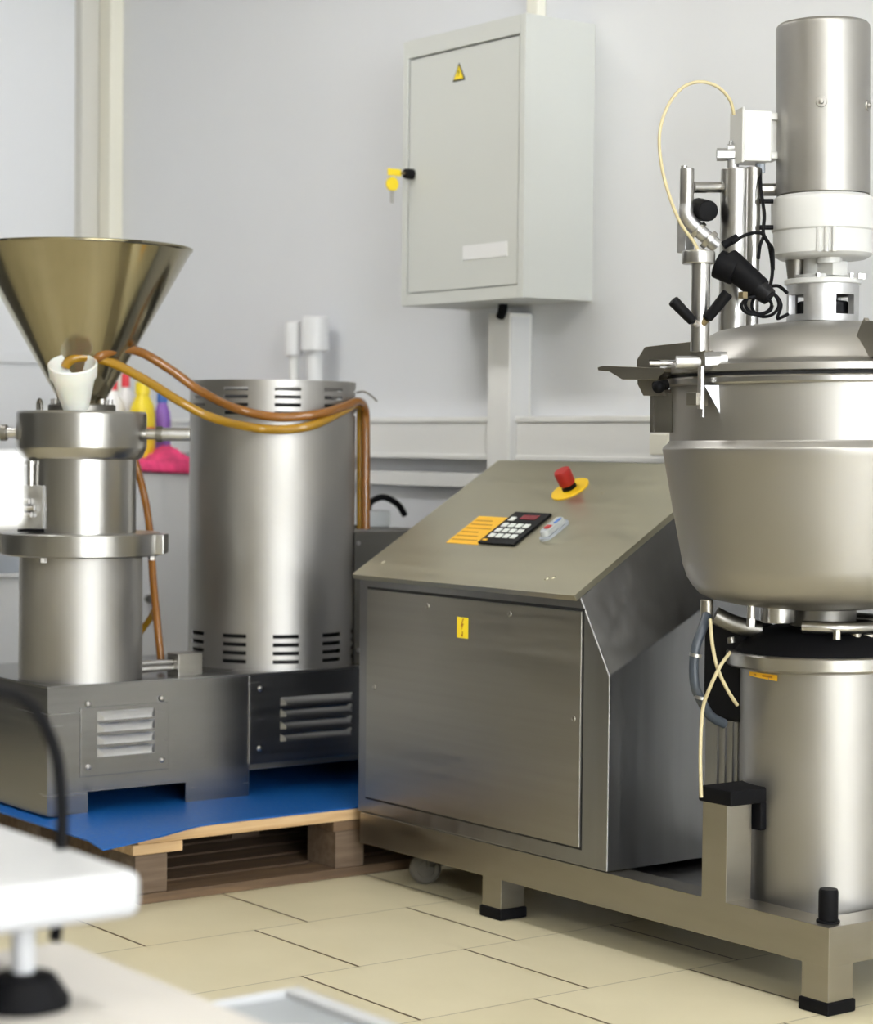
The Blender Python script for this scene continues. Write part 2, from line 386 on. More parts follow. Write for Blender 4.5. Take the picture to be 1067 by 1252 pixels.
for y in (PY0 + .035, PY1 - .03): obj('shade_board', MB().box(PXB + .02, PXF - .13, y, y + .018, .0225, .1065, .002), 'wood_dark', PL)  # added boards closing the pallet ends to keep light out
for x in (PXF, PXF - .115, PXF - .23, PXF - .345, (PXF + PXB) / 2 + .05, PXB + .1):  # the close-set boards behind the front one are added to darken the gap
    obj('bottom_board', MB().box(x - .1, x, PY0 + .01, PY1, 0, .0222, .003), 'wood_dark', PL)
# sheet: overhangs the left and front edge with a slight droop
def sheet_mesh():
    b = bmesh.new(); nx, ny = 16, 24; G = []
    for i in range(nx + 1):
        row = []
        for j in range(ny + 1):
            x = PXB + (-4.025 - PXB) * i / nx; y = 2.155 + (PY1 - .02 - 2.155) * j / ny
            ov = max(0, 2.25 - y); ofx = max(0, x + 4.075)
            f_ = max(0, min(1, (2.47 - y) / .25)); f_ = f_ * f_ * (3 - 2 * f_)
            x = PXB + (PXF - .004 + f_ * .052 - PXB) * i / nx; ofx = max(0, x + 4.075)
            row.append((x, y, .1565 - ov * .10 - ofx * .2))
        G.append(row)
    t = .0035
    top = [[b.verts.new((x, y, z + t)) for x, y, z in r] for r in G]; bot = [[b.verts.new(p) for p in r] for r in G]
    for i in range(nx):
        for j in range(ny):
            b.faces.new((top[i][j], top[i + 1][j], top[i + 1][j + 1], top[i][j + 1])); b.faces.new((bot[i][j], bot[i][j + 1], bot[i + 1][j + 1], bot[i + 1][j]))
    for i in range(nx):
        for j in (0, ny): b.faces.new((top[i][j], bot[i][j], bot[i + 1][j], top[i + 1][j]))
    for j in range(ny):
        for i in (0, nx): b.faces.new((top[i][j], top[i][j + 1], bot[i][j + 1], bot[i][j]))
    bmesh.ops.recalc_face_normals(b, faces=b.faces[:])
    m = MB(); m._merge(b); return m
tag(obj('plastic_sheet', sheet_mesh(), 'blue_mat'), 'blue plastic sheet laid over the pallet under the mill', 'sheet')

# ------------------------------------------------------------------ colloid mill
GX, GY0, GY1, GZ0, GZ1 = -4.349, 2.187, 3.33, .160, .450
GXB = -4.86
ML = thing('colloid_mill', ((GX + GXB) / 2, (GY0 + GY1) / 2, GZ0), 'stainless steel colloid mill with a big hopper, standing on the blue sheet', 'mill')
b = MB(); th = .004
s1, s2, s3 = 2.288, 2.543, 2.715
# front skin with cut-outs, side skins, top
b.prism([(GX, GY0, GZ0), (GX, s1, GZ0), (GX, s1, .207), (GX, s2, .207), (GX, s2, GZ0), (GX, s3, GZ0), (GX, s3, .235), (GX, GY1 - .1, .235), (GX, GY1 - .1, GZ0), (GX, GY1, GZ0), (GX, GY1, GZ1), (GX, GY0, GZ1)], (-th, 0, 0))
b.box(GXB, GX - th, GY0, GY0 + th, GZ0, GZ1); b.box(GXB, GX - th, GY1 - th, GY1, GZ0, GZ1)
b.box(GXB, GXB + th, GY0, GY1, GZ0, GZ1)
b.box(GXB - .001, GX + .0015, GY0 - .0015, GY1, GZ1 - .003, GZ1 + .001, .001)
obj('base', b, 'steel_mill', ML)
obj('floor_pan', MB().box(GXB + .01, GX - .05, GY0 + .02, GY1 - .02, .212, .226), 'steel_dark', ML)
def louvre_plate(y0, y1, z0, z1, m, slats, sy0, sy1, zs, scr):
    vp = obj('vent_plate', MB().box(GX, GX + .003, y0, y1, z0, z1, .001), m, ML)
    for z in zs:
        hh = .021
        q = MB(); x = GX + .0028
        A = [(x, sy0, z + hh * .5), (x, sy0, z - hh * .5), (x + .012, sy0 + .012, z - hh * .42), (x + .010, sy0 + .012, z - .001)]
        B = [(x, sy1, z + hh * .5), (x, sy1, z - hh * .5), (x + .012, sy1 - .012, z - hh * .42), (x + .010, sy1 - .012, z - .001)]
        q.hull(A, B); obj('louvre', q, slats, vp)
    for (y, z) in scr:
        obj('screw', MB().lathe((GX + .0028, y, z), [(0, 0), (.007, 0), (.0065, .002), (.004, .0045), (0, .0052)], 16, (1, 0, 0)), 'steel_bright', vp)
gp = lambda x, y: (onx(x, y, GX).y, onx(x, y, GX).z)
v0, v1 = gp(98, 866), gp(205, 940)
louvre_plate(v0[0], v1[0], v1[1], v0[1], 'steel_mill', 'cast_alu', gp(118, 880)[0], gp(188, 880)[0], [gp(152, yy)[1] for yy in (873, 887, 902, 917)], [gp(*c) for c in ((107, 861), (197, 854), (107, 938), (197, 929))])
obj('end_panel', MB().box(GX, GX + .004, s3 - .002, GY1, .235, GZ1 - .005, .001), 'steel_mill', ML)
v0, v1 = gp(306, 832), gp(438, 935)
louvre_plate(v0[0], v0[0] + .31, gp(306, 925)[1], v0[1] - .004, 'steel_mill', 'steel_mill', gp(341, 857)[0], gp(430, 857)[0], [gp(345, yy)[1] for yy in (857, 871, 886, 901)], [gp(317, 842), gp(316, 915)])

class Axis:
    def __init__(s, px, xy, pyref, lean=0., zref=.5):
        s.xy = xy; s.px = px; s.ax = Vector((CR.x, CR.y, 0)).normalized() * lean + Vector((0, 0, 1)); s.zref = zref
        P = Vector((xy[0], xy[1], CAMH)); s.d = (P - CAM).dot(CF)
    def z(s, py):
        # height of the axis point that images at row py
        r = ray(s.px, py); t = s.d / 1.0
        P = CAM + r * t; return P.z
    def r(s, n): return n * s.d / FPX
    def c(s, z): return Vector((s.xy[0], s.xy[1], s.zref)) + s.ax * (z - s.zref)
    def prof(s, l): return [(s.r(r), s.z(y)) for r, y in l]
q = onx(99, 700, GX - .145)
PA = Axis(99, (q.x, q.y), 700)
zb = GZ1 + .0005
def lz(A, mb, l, n=72, zbase=None):
    p = A.prof(l)
    if zbase is not None: p[0] = (p[0][0], zbase); p[1] = (p[1][0], zbase)
    return mb.lathe(A.c(0), p, n, A.ax)
obj('lower_housing', lz(PA, MB(), [(0, 830), (75, 830), (75, 826), (74.5, 676), (0, 676)], 72, zb), 'steel_blotch', ML)
fl = MB(); lz(PA, fl, [(0, 678), (95, 678), (97, 676.5), (97, 652), (95, 650.5), (0, 650)])
z0, z1 = PA.z(676), PA.z(652)
vdir = Vector((CR.x, CR.y, 0)).normalized()
for sgn in (-1, 1):
    c = PA.c((z0 + z1) / 2) + vdir * sgn * PA.r(88)
    mt = Matrix.Translation(c) @ Matrix.Rotation(math.atan2(vdir.y, vdir.x), 4, 'Z')
    fl.box(-PA.r(16), PA.r(16), -.045, .045, -(z1 - z0) / 2, (z1 - z0) / 2, .003, mt)
flo = obj('flange', fl, 'steel_turned', ML)
for px_, py_ in ((67, 680), (186, 680)):
    off = (px_ - 99)
    base = PA.c(0) + vdir * PA.r(off) - Vector((CF.x, CF.y, 0)).normalized() * PA.r(math.sqrt(max(0, 86 ** 2 - off ** 2)) if abs(off) < 86 else 0)
    obj('bolt', MB().cyl((base.x, base.y, PA.z(684)), (base.x, base.y, PA.z(676)), PA.r(4.5), n=6), 'steel_bright', flo)
obj('upper_housing', lz(PA, MB(), [(0, 652), (66.5, 652), (66.5, 560), (64, 557), (0, 557)]), 'steel_turned', ML)
obj('collar', lz(PA, MB(), [(0, 561), (70, 561), (74, 558), (78, 549), (79, 546), (79, 506), (77, 503), (0, 502)]), 'steel_turned', ML)
# neck flange and hopper
hp = obj('hopper', lz(PA, MB(), [(28, 503), (28, 491), (29.5, 488), (131.0, 308), (133.5, 306), (134, 303.5), (132, 302.8), (129, 305), (27, 488), (26, 503)]), 'steel_polish', ML)
nk = obj('hopper_flange', lz(PA, MB(), [(28, 503), (41, 503), (41, 496), (39.5, 494.5), (28, 494)]), 'steel_dark', ML)
for k in range(10):
    a = k * 2 * PI / 10 + .3; p = PA.c(0) + Vector((math.cos(a), math.sin(a), 0)) * PA.r(35)
    obj('bolt', MB().cyl((p.x, p.y, PA.z(496)), (p.x, p.y, PA.z(488)), PA.r(3), n=6), 'steel_bright', nk)
p = PA.c(0) + vdir * PA.r(-46) - Vector((CF.x, CF.y, 0)) * PA.r(30)
obj('lifting_pin', MB().tube([(p.x - .008, p.y, PA.z(502)), (p.x - .008, p.y, PA.z(494)), (p.x, p.y, PA.z(490)), (p.x + .008, p.y, PA.z(494)), (p.x + .008, p.y, PA.z(502))], .004), 'steel_dark', ML)
# clamping rods right and left of the collar
for sgn, ext in ((1, (78, 92, 99, 133)), (-1, (78, 92, 99, 133))):
    zc = PA.z(530); c = PA.c(zc)
    ln = MB()
    ln.cyl(c + vdir * sgn * PA.r(72), c + vdir * sgn * PA.r(ext[1]), PA.r(6.5))
    h = obj('clamp_handle', ln, 'steel_bright', ML)
    g = MB(); g.cyl(c + vdir * sgn * PA.r(ext[1] - 1), c + vdir * sgn * PA.r(ext[2]), PA.r(10), n=24, bev=.002); obj('lock_nut', g, 'steel_dark', h)
    g = MB(); g.cyl(c + vdir * sgn * PA.r(ext[2] - 1), c + vdir * sgn * PA.r(ext[3]), PA.r(8.2), n=24, bev=.003); obj('grip', g, 'cast_alu', h)
# adjusting block on the housing's front left
fwd = Vector((CF.x, CF.y, 0)).normalized()
c = PA.c(PA.z(618)) + vdir * PA.r(-50) - fwd * PA.r(49)
ang = math.atan2(vdir.y, vdir.x) - .25
mt = Matrix.Translation(c) @ Matrix.Rotation(ang, 4, 'Z')
blk = obj('adjusting_block', MB().box(-PA.r(17), PA.r(16), -.012, .03, -PA.r(27), PA.r(25), .002, mt), 'cast_alu', ML)
g = MB(); g.cyl(mt @ Vector((-PA.r(4), .004, PA.r(24))), mt @ Vector((-PA.r(4), .004, PA.r(50))), PA.r(5)); g.cyl(mt @ Vector((-PA.r(4), .004, PA.r(50))), mt @ Vector((-PA.r(4), .004, PA.r(54))), PA.r(7)); obj('pin', g, 'steel_turned', blk)
for dz, x0, x1 in ((6, -10, 0), (-2, -14, 7), (-10, -10, 3)):
    g = MB(); g.cyl(mt @ Vector((PA.r(x0), -.02, PA.r(dz))), mt @ Vector((PA.r(x1), -.02, PA.r(dz))), PA.r(3.4)); obj('stud', g, 'steel_bright', blk)
obj('block_foot', MB().box(-PA.r(17), PA.r(16), -.014, .03, -PA.r(31), -PA.r(27), .001, mt), 'black', blk)

# motor housing barrel
q = onx(332, 700, GX - .212)
BA = Axis(332, (q.x, q.y), 700)
R = BA.r(101); zt = BA.z(467)
def barrel():
    """rolled sheet with four-slot groups cut out top and bottom"""
    b = bmesh.new(); n = 140
    slots = []
    zs = sorted(set([zb, zt]))
    rows_b = [(BA.z(y + 2.6), BA.z(y - 2.0)) for y in (800, 790, 780, 770)]
    rows_t = [(BA.z(y + 2.2), BA.z(y - 1.8)) for y in (506, 496.5, 487, 477.5)]
    cuts = sorted([v for r_ in rows_b + rows_t for v in r_])
    zl = [zb] + cuts + [zt]
    ncl = 12                                       # slot groups round the drum
    base = math.atan2(-fwd.y, -fwd.x)              # direction towards the lens
    def is_slot(ai, zi):
        zm = (zl[zi] + zl[zi + 1]) / 2
        if not any(r_[0] < zm < r_[1] for r_ in rows_b + rows_t): return False
        return (ai % 14) < 7
    # angular offset so one group sits a little left of the drum's middle
    off = base + math.radians(-30.5)
    rings = []
    for z in zl: rings.append([b.verts.new((R * math.cos(off + 2 * PI * i / n), R * math.sin(off + 2 * PI * i / n), z)) for i in range(n)])
    for zi in range(len(zl) - 1):
        for i in range(n):
            if is_slot(i, zi): continue
            j = (i + 1) % n; b.faces.new((rings[zi][i], rings[zi][j], rings[zi + 1][j], rings[zi + 1][i]))
    # rolled edge at the top
    top2 = [b.verts.new((v.co.x * .97, v.co.y * .97, zt)) for v in rings[-1]]
    for i in range(n): b.faces.new((rings[-1][i], rings[-1][(i + 1) % n], top2[(i + 1) % n], top2[i]))
    bmesh.ops.recalc_face_normals(b, faces=b.faces[:]); bmesh.ops.solidify(b, geom=b.faces[:], thickness=.003)
    m = MB(); m._merge(b, Matrix.Translation((BA.xy[0], BA.xy[1], 0))); return m
bo = obj('motor_housing', barrel(), 'steel_blotch', ML)
obj('motor', MB().lathe((BA.xy[0], BA.xy[1], 0), [(0, zb + .002), (R * .8, zb + .002), (R * .8, zt - .05), (R * .6, zt - .02), (0, zt - .02)], 48), 'dark_hole', ML)
# hinge bracket at the foot of the drum
c = onx(232, 812, GX - .07)
br = MB(); br.box(c.x - .03, c.x + .025, c.y - .045, c.y + .02, GZ1, GZ1 + .052, .002); bro = obj('tension_bracket', br, 'steel_panel', ML)
br = MB(); br.cyl((c.x - .005, c.y - .15, GZ1 + .018), (c.x - .005, c.y - .04, GZ1 + .018), .008); br.cyl((c.x - .005, c.y - .15, GZ1 + .032), (c.x - .005, c.y - .04, GZ1 + .032), .006)
obj('tension_screw', br, 'steel_bright', bro)
br = MB(); br.box(c.x - .015, c.x + .005, c.y - .165, c.y - .15, GZ1, GZ1 + .038, .002); obj('stop', br, 'black', bro)
# dark side cabinet at the right end of the base
sx1 = GX - .06
a = onx(434, 650, sx1)
sc = MB(); sc.box(GXB, sx1, a.y, GY1 - .01, GZ1, a.z, .003); sco = obj('side_cabinet', sc, 'steel_dark', ML)
for yy in (664, 795):
    p = onx(438, yy, sx1); obj('screw', MB().lathe((sx1 - .0005, p.y, p.z), [(0, 0), (.006, 0), (.005, .003), (0, .004)], 12, (1, 0, 0)), 'steel_bright', sco)
topz = a.z
p = onx(482, 648, sx1 - .22); p.y = min(p.y, GY1 - .06)
PLG = thing('plug', (p.x, p.y, topz), 'clear-bodied plug with a short black cable on top of the dark side cabinet', 'plug')
obj('body', MB().box(p.x - .03, p.x + .03, p.y - .035, p.y + .035, topz + .0005, topz + .045, .006), 'clear', PLG)
obj('cord', MB().tube([(p.x, p.y - .02, topz + .043), (p.x, p.y - .01, topz + .066), (p.x, p.y + .03, topz + .078), (p.x, p.y + .075, topz + .06), (p.x, p.y + .10, topz + .03)], .0085), 'black', PLG)
obj('tab', MB().box(p.x - .012, p.x + .012, p.y - .085, p.y - .03, topz + .0005, topz + .006, .001), 'black', PLG)

# cup in front of the hopper
cd_ = PA.d - PA.r(52)
cc = at(93, 470, cd_); cz = PA.z(502)
k = cd_ / FPX
ctilt = Vector((0, 0, 1))
cb = Vector((cc.x, cc.y, cz + .002))
cpz = lambda y: (at(93, y, cd_).z - cb.z)
cax = Vector((0, 0, 1)) - fwd * .5
cup = MB().lathe(cb, [(0, 0), (13 * k, 0), (16 * k, .004), (25.5 * k, cpz(460)), (28.5 * k, cpz(456)), (30 * k, cpz(440)), (28.5 * k, cpz(438.5)), (27 * k, cpz(441)), (24 * k, cpz(462)), (14 * k, .006), (0, .006)], 48, cax)
tag(obj('cup', cup, 'cup'), 'white plastic cup on the mill collar in front of the hopper', 'cup')
# hoses from the cup, over the drum and down behind the side cabinet
def hose(name, pts, r, m, label, cat='hose', group=None):
    return tag(obj(name, MB().tube([at(*p) for p in pts], r, 16), m), label, cat, group)
bf = BA.d - R - .012
hr = 5.6 * bf / FPX
hose('hose', [(104, 459, cd_ + .01), (111, 446, cd_ + .012), (124, 434, 4.90), (150, 427, 4.95), (175, 432, 5.0), (210, 453, 5.03), (245, 478, 5.06), (290, 500, bf - .005), (340, 510, bf), (390, 506, bf + .02), (420, 497, 5.27), (437, 491, 5.33), (445, 498, 5.38), (447, 520, 5.40), (447, 580, 5.40), (447, 647, 5.40)], hr, 'hose_orange', 'orange amber hose arching highest from the cup over the motor housing')
hose('hose', [(80, 449, cd_ - .01), (83, 443, cd_ - .012), (93, 437.5, cd_ - .01), (110, 437, cd_), (140, 445, 4.93), (180, 466, 4.98), (220, 491, 5.03), (260, 511, 5.06), (310, 523, bf - .015), (350, 525, bf - .008), (385, 519, bf + .01), (420, 502, 5.28), (434, 495, 5.35), (440, 500, 5.40), (441, 520, 5.42), (441, 580, 5.42), (441, 647, 5.42)], hr, 'hose_yellow', 'yellow amber hose hanging lowest between the cup and the motor housing')
hose('tube', [(436, 480, 5.45), (445, 479, 5.44), (455, 485, 5.44), (461, 491, 5.44)], .0025, 'steel_dark', 'thin bent wire at the top right edge of the motor housing', 'wire')
# hoses behind the pillar
hose('hose', [(164, 560, 5.32), (176, 605, 5.3), (183, 650, 5.28), (188, 720, 5.22), (196, 800, 5.16), (197.5, 812, 5.16)], .0095, 'hose_orange', 'straight amber hose dropping between the mill pillar and the motor housing')
hose('hose', [(191, 742, 5.235), (183, 757, 5.24), (172, 772, 5.26), (160, 790, 5.26), (150, 812, 5.28)], .008, 'hose_yellow', 'short amber branch hose beside the mill pillar')

# ------------------------------------------------------------------ storage behind the mill
cf = -5.55
y0 = onx(60, 600, cf).y; y1 = 3.30; zt_ = onx(200, 571, cf).z
CB = thing('storage_cabinet', (cf - .25, (y0 + y1) / 2, 0), 'white storage cabinet behind the mill with cleaning bottles on top', 'cabinet')
obj('body', MB().box(cf - .5, cf - .02, y0, y1, 0, zt_, .004), 'white_plastic', CB)
dr = obj('door', MB().box(cf - .02, cf, y0 + .005, y1 - .005, .08, zt_ - .02, .003), 'white_plastic', CB)
p = onx(181, 732, cf); obj('knob', MB().cyl((cf, p.y, p.z), (cf + .025, p.y, p.z), .012, .014), 'steel_dark', dr)
zs_ = zt_ + .0005
def bottle(px_, d_in, r, h, body, cap, label, neck=.35, lab=None):
    q = onx(px_, 560, cf - d_in); c = Vector((q.x, q.y, zs_))
    t = thing('bottle', c, label, 'bottle', 'cleaning bottles on the cabinet')
    obj('body', MB().lathe(c, [(0, 0), (r * .95, 0), (r, .006), (r, h * .62), (r * .9, h * .72), (r * neck, h * .84), (r * neck, h * .88), (0, h * .88)], 32), body, t)
    obj('cap', MB().lathe(c, [(0, h * .85), (r * neck * 1.2, h * .85), (r * neck * 1.15, h), (0, h)], 24), cap, t)
    if lab: obj('bottle_label', MB().lathe(c, [(r * 1.01, h * .18), (r * 1.02, h * .19), (r * 1.02, h * .55), (r * 1.01, h * .56)], 32), lab, t)
zz = lambda py: onx(180, py, cf - .2).z - zs_
bottle(138, .20, .036, zz(462), 'bottle_white', 'bottle_red', 'white red-capped bottle beside the hopper, farthest left on the cabinet', .3)
bottle(153, .28, .036, zz(456), 'bottle_white', 'bottle_red', 'white bottle with a red cap standing behind the yellow bottle', .3)
bottle(174, .14, .038, zz(468), 'bottle_yellow', 'bottle_yellow', 'yellow bottle with a printed pink label on the white cabinet', .5, None)
q = onx(174, 560, cf - .14)
obj('print_patch', MB().lathe((q.x, q.y, zs_), [(.0382, .09), (.0388, .09), (.0388, .115), (.0382, .115)], 32), 'pink', bpy.data.objects['bottle.002'])
bottle(198, .20, .026, zz(478), 'bottle_purple', 'bottle_blue', 'violet bottle with a blue cap, farthest right on the cabinet', .55)
bottle(188, .32, .024, zz(500), 'bottle_blue', 'bottle_white', 'small blue bottle beside the violet bottle', .5)
# pink cloth draped on the cabinet edge
def cloth():
    b = bmesh.new(); n, m_ = 26, 14; ya = onx(166, 565, cf).y; yb_ = onx(240, 565, cf).y; G = []
    for i in range(n + 1):
        row = []
        for j in range(m_ + 1):
            y = ya + (yb_ - ya) * i / n; t = j / m_
            hgt = .012 + .05 * math.exp(-((i / n - .75) / .25) ** 2) * math.sin(PI * min(1, t * 1.3)) + .012 * abs(math.sin(i * 1.1 + j * .8))
            if t < .8: x = cf - .16 + .16 * t / .8; z = zs_ + .001 + hgt * (1 - .3 * t)
            else: x = cf + .006 + .006 * math.sin(i * .9) ** 2; z = zs_ - (t - .8) * (.06 + .05 * i / n)
            row.append(b.verts.new((x, y, z)))
        G.append(row)
    for i in range(n):
        for j in range(m_): b.faces.new((G[i][j], G[i + 1][j], G[i + 1][j + 1], G[i][j + 1]))
    mm = MB(); mm._merge(b); return mm
ck = obj('cloth', cloth(), 'pink', angle=180); tag(ck, 'crumpled pink cloth on the front edge of the white cabinet', 'cloth')
md = ck.modifiers.new('thick', 'SOLIDIFY'); md.thickness = .004; md.offset = 1
# paler unit at the far left
uf = -5.3
ya, yb_ = onx(-60, 700, uf).y, onx(42, 700, uf).y
UN = thing('storage_chest', (uf - .25, (ya + yb_) / 2, 0), 'pale low chest unit with a grey band, at the left edge behind the mill pillar', 'chest')
zt2, zbnd, zln = onx(10, 671, uf).z, onx(10, 701, uf).z, onx(10, 706, uf).z
obj('body', MB().box(uf - .5, uf, ya, yb_, 0, zln, .004), 'white_plastic', UN)
obj('lid', MB().box(uf - .5, uf + .004, ya, yb_, zbnd, zt2, .004), 'blue_grey', UN)
obj('rim', MB().box(uf - .5, uf + .008, ya, yb_, zln, zbnd, .002), 'white_plastic', UN)

# ------------------------------------------------------------------ mixer with control cabinet
FY, FX0, FX1, RZ0, RZ1, TB = 2.819, -4.036, -2.594, .086, .157, .065
FYB = 3.301
MX = thing('vacuum_mixer', ((FX0 + FX1) / 2, (FY + FYB) / 2, 0), 'stainless steel vacuum mixer with vessel, motor and sloping control desk on a tubular frame', 'mixer')
b = MB()
e = .0015
def bb(*a): b.box(*a, e)
bb(FX0, FX1, FY, FY + TB, RZ0, RZ1); bb(FX0, FX1, FYB - TB, FYB, RZ0, RZ1)
bb(FX1 - TB, FX1 - .0004, FY + .0006, FYB - .0006, RZ0 + .0004, RZ1 - .0004); bb(FX0 + .0004, FX0 + TB, FY + .0006, FYB - .0006, RZ0 + .0004, RZ1 - .0004)
bb(-2.916, -2.851, FY + .0003, FY + TB, RZ1 - .01, .339)
obj('frame', b, 'steel_frame', MX)
obj('deck', MB().box(FX0 + .05, FX1 - .05, FY + .05, FYB - .05, .128, .142), 'steel_side', MX)
for x in (FX1 - TB, -3.581):
    for y in (FY, FYB - TB):
        lg = obj('leg', MB().box(x + .0006, x + TB - .0006, y + .0006, y + TB - .0006, .012, RZ0 + .004, e), 'steel_frame', MX)
        f = MB(); f.box(x - .004, x + TB + .004, y - .004, y + TB + .004, 0, .024, .004); obj('rubber_foot', f, 'black', lg)
# swivel castor under the desk
c = onz(518, 1081, 0) + Vector((0, .02, 0)); c.x = min(c.x, -3.75)
cs = obj('castor_fork', MB().box(c.x - .018, c.x + .018, c.y - .02, c.y + .03, .04, RZ0 + .002, .002).box(c.x - .03, c.x + .03, c.y - .03, c.y + .04, RZ0 - .004, RZ0 + .001), 'steel_dark', MX)
obj('wheel', MB().lathe((c.x - .013, c.y - .01, .036), [(0, 0), (.018, 0), (.02, .004), (.03, .004), (.036, .008), (.036, .020), (.03, .024), (.02, .024), (.018, .026), (0, .026)], 32, (1, -.5, 0)), 'castor', cs)
obj('corner_buffer', MB().lathe((-2.628, 2.853, RZ1), [(0, 0), (.021, 0), (.021, .004), (.0175, .005), (.0175, .056), (.0155, .060), (0, .060)], 32), 'black', MX)
b = MB(); b.box(-2.922, -2.835, FY - .006, FY + .115, .337, .366, .004); b.box(-2.905, -2.835, FY + .072, FY + .115, .285, .340, .004)
obj('rest_pad', b, 'black', MX)

# control desk
CX0, CX1, CXT = -4.044, -3.183, -3.274
CYB = 3.235
SL = .245 / .397
LZ = lambda y: .713 + (y - 2.819) * SL      # top of the lid
t_ = .016
CYF = FY - .0005
zf = LZ(CYF) - t_
b = MB()
# body: left outline and right outline, lofted; chamfer on the right side
def outline(x_top, x_bot, ztop_off, s): pass
K0 = .546; KS = .50
bmv = bmesh.new()
V = lambda *p: bmv.verts.new(p)
z1 = RZ1 + .001
yk = CYB
L0, L1, L2, L3 = V(CX0, CYF, z1), V(CX0, CYF, zf), V(CX0, yk, LZ(yk) - t_), V(CX0, yk, z1)
T1, T2 = V(CXT, CYF, zf), V(CXT, yk, LZ(yk) - t_)
Kf, Kb = V(CX1, CYF, K0), V(CX1, yk, K0 + (yk - CYF) * KS)
B0, B1 = V(CX1, CYF, z1), V(CX1, yk, z1)
for f in ((L0, L1, T1, Kf, B0), (L3, B1, Kb, T2, L2), (L0, L3, L2, L1), (L1, L2, T2, T1), (T1, T2, Kb, Kf), (Kf, Kb, B1, B0), (L0, B0, B1, L3)): bmv.faces.new(f)
bmesh.ops.recalc_face_normals(bmv, faces=bmv.faces[:])
bmesh.ops.bevel(bmv, geom=bmv.edges[:], offset=.003, segments=3, affect='EDGES', profile=.5)
b._merge(bmv)
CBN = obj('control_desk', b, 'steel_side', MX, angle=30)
# door in front with shadow gap
dx0, dx1, dz0, dz1 = -4.008, -3.263, .195, .669
obj('door_gap', MB().box(dx0 - .004, dx1 + .004, CYF - .0006, CYF + .003, dz0 - .005, dz1 + .006), 'dark_hole', CBN)
DR = obj('front_door', MB().box(dx0, dx1, CYF - .005, CYF + .002, dz0, dz1, .0018), 'steel_panel', MX)
for p in ((522.5, 741), (623, 751), (457.6, 840), (701, 879)):
    q = ony(*p, CYF - .005)
    obj('screw', MB().lathe((q.x, CYF - .0045, q.z), [(0, 0), (.0065, 0), (.006, .0025), (.003, .003), (.0028, .0015), (0, .0015)], 16, (0, -1, 0)), 'steel_panel', DR)
q0, q1 = ony(559, 754, CYF - .005), ony(572, 781, CYF - .005)
st = obj('sticker', MB().box(q0.x, q1.x, CYF - .0058, CYF - .0048, q1.z, q0.z), 'label_yellow', DR, label='small yellow warning sticker')
cx, cz, yy = (q0.x + q1.x) / 2, (q0.z + q1.z) / 2, CYF - .0062
obj('print', MB().prism([(cx + .002, yy, cz + .020), (cx - .006, yy, cz + .003), (cx - .001, yy, cz + .003), (cx - .003, yy, cz - .006), (cx + .005, yy, cz + .009), (cx, yy, cz + .009), (cx + .005, yy, cz + .020)], (0, .0008, 0)).box(cx - .001, cx + .002, yy, yy + .0008, cz - .019, cz - .008).box(cx - .004, cx + .002, yy, yy + .0008, cz - .018, cz - .014), 'print_faint', st)
# sloping lid
nl = Vector((0, -SL, 1)).normalized(); tl = Vector((0, 1, SL)).normalized(); ul = Vector((1, 0, 0))
LP = Vector((CXT, 2.800, LZ(2.800)))
A = [Vector((-4.051, 2.800, LZ(2.800))), Vector((-3.270, 2.800, LZ(2.800))), Vector((-3.270, 3.225, LZ(3.225))), Vector((-4.051, 3.225, LZ(3.225)))]
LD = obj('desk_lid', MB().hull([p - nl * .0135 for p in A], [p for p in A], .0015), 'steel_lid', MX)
def lid(px_, py_):
    r = ray(px_, py_); t = (A[0] - CAM).dot(nl) / r.dot(nl); P = CAM + r * t
    return (P.x, (P - A[0]).dot(tl))
def LM(x, t, h=0): return Vector((x, A[0].y, A[0].z)) + tl * t + nl * h
def lslab(mb, x0, x1, t0, t1, h0, h1, bev=0.):
    return mb.hull([LM(x0, t0, h0), LM(x1, t0, h0), LM(x1, t1, h0), LM(x0, t1, h0)], [LM(x0, t0, h1), LM(x1, t0, h1), LM(x1, t1, h1), LM(x0, t1, h1)], bev)
a, c = lid(546, 663), lid(617, 633)
l2 = lid(585, 665)
x0, x1 = a[0], l2[0]; t0, t1 = a[1] - .002, c[1]
lb = obj('instruction_label', lslab(MB(), x0, x1, t0, t1, 0, .001), 'label_amber', LD, label='yellow printed label')
g = MB()
for i in range(6):
    tt = t0 + (t1 - t0) * (.12 + .14 * i); lslab(g, x0 + .006, x0 + (x1 - x0) * (.85 - .13 * (i % 3)), tt, tt + .004, .001, .0013)
obj('print', g, 'print_faint', lb)
k0, k1 = lid(585, 665), lid(628, 668.5); k2 = lid(631.5, 628)
kx0, kx1, kt0, kt1 = k0[0], k1[0], (k0[1] + k1[1]) / 2, k2[1]
KP = obj('keypad', lslab(MB(), kx0, kx1, kt0, kt1, 0, .006, .0015), 'black_gloss', LD, label='black keypad with white keys and a red display')
W, Hh = kx1 - kx0, kt1 - kt0
obj('display', lslab(MB(), kx0 + W * .36, kx0 + W * .80, kt0 + Hh * .76, kt0 + Hh * .90, .006, .0068), 'display', KP)
for r_ in range(4):
    for c_ in range(4):
        if r_ == 3 and c_: continue
        xx = kx0 + W * (.12 + .2 * c_); tt = kt0 + Hh * (.16 + .165 * r_) + (.035 * Hh if r_ == 3 else 0)
        obj('key', lslab(MB(), xx, xx + W * .145, tt, tt + Hh * .115, .006, .0085, .0008), 'key', KP)
obj('key', lslab(MB(), kx0 + W * .08, kx0 + W * .2, kt0 + Hh * .05, kt0 + Hh * .1, .006, .0075), 'label_amber', KP)
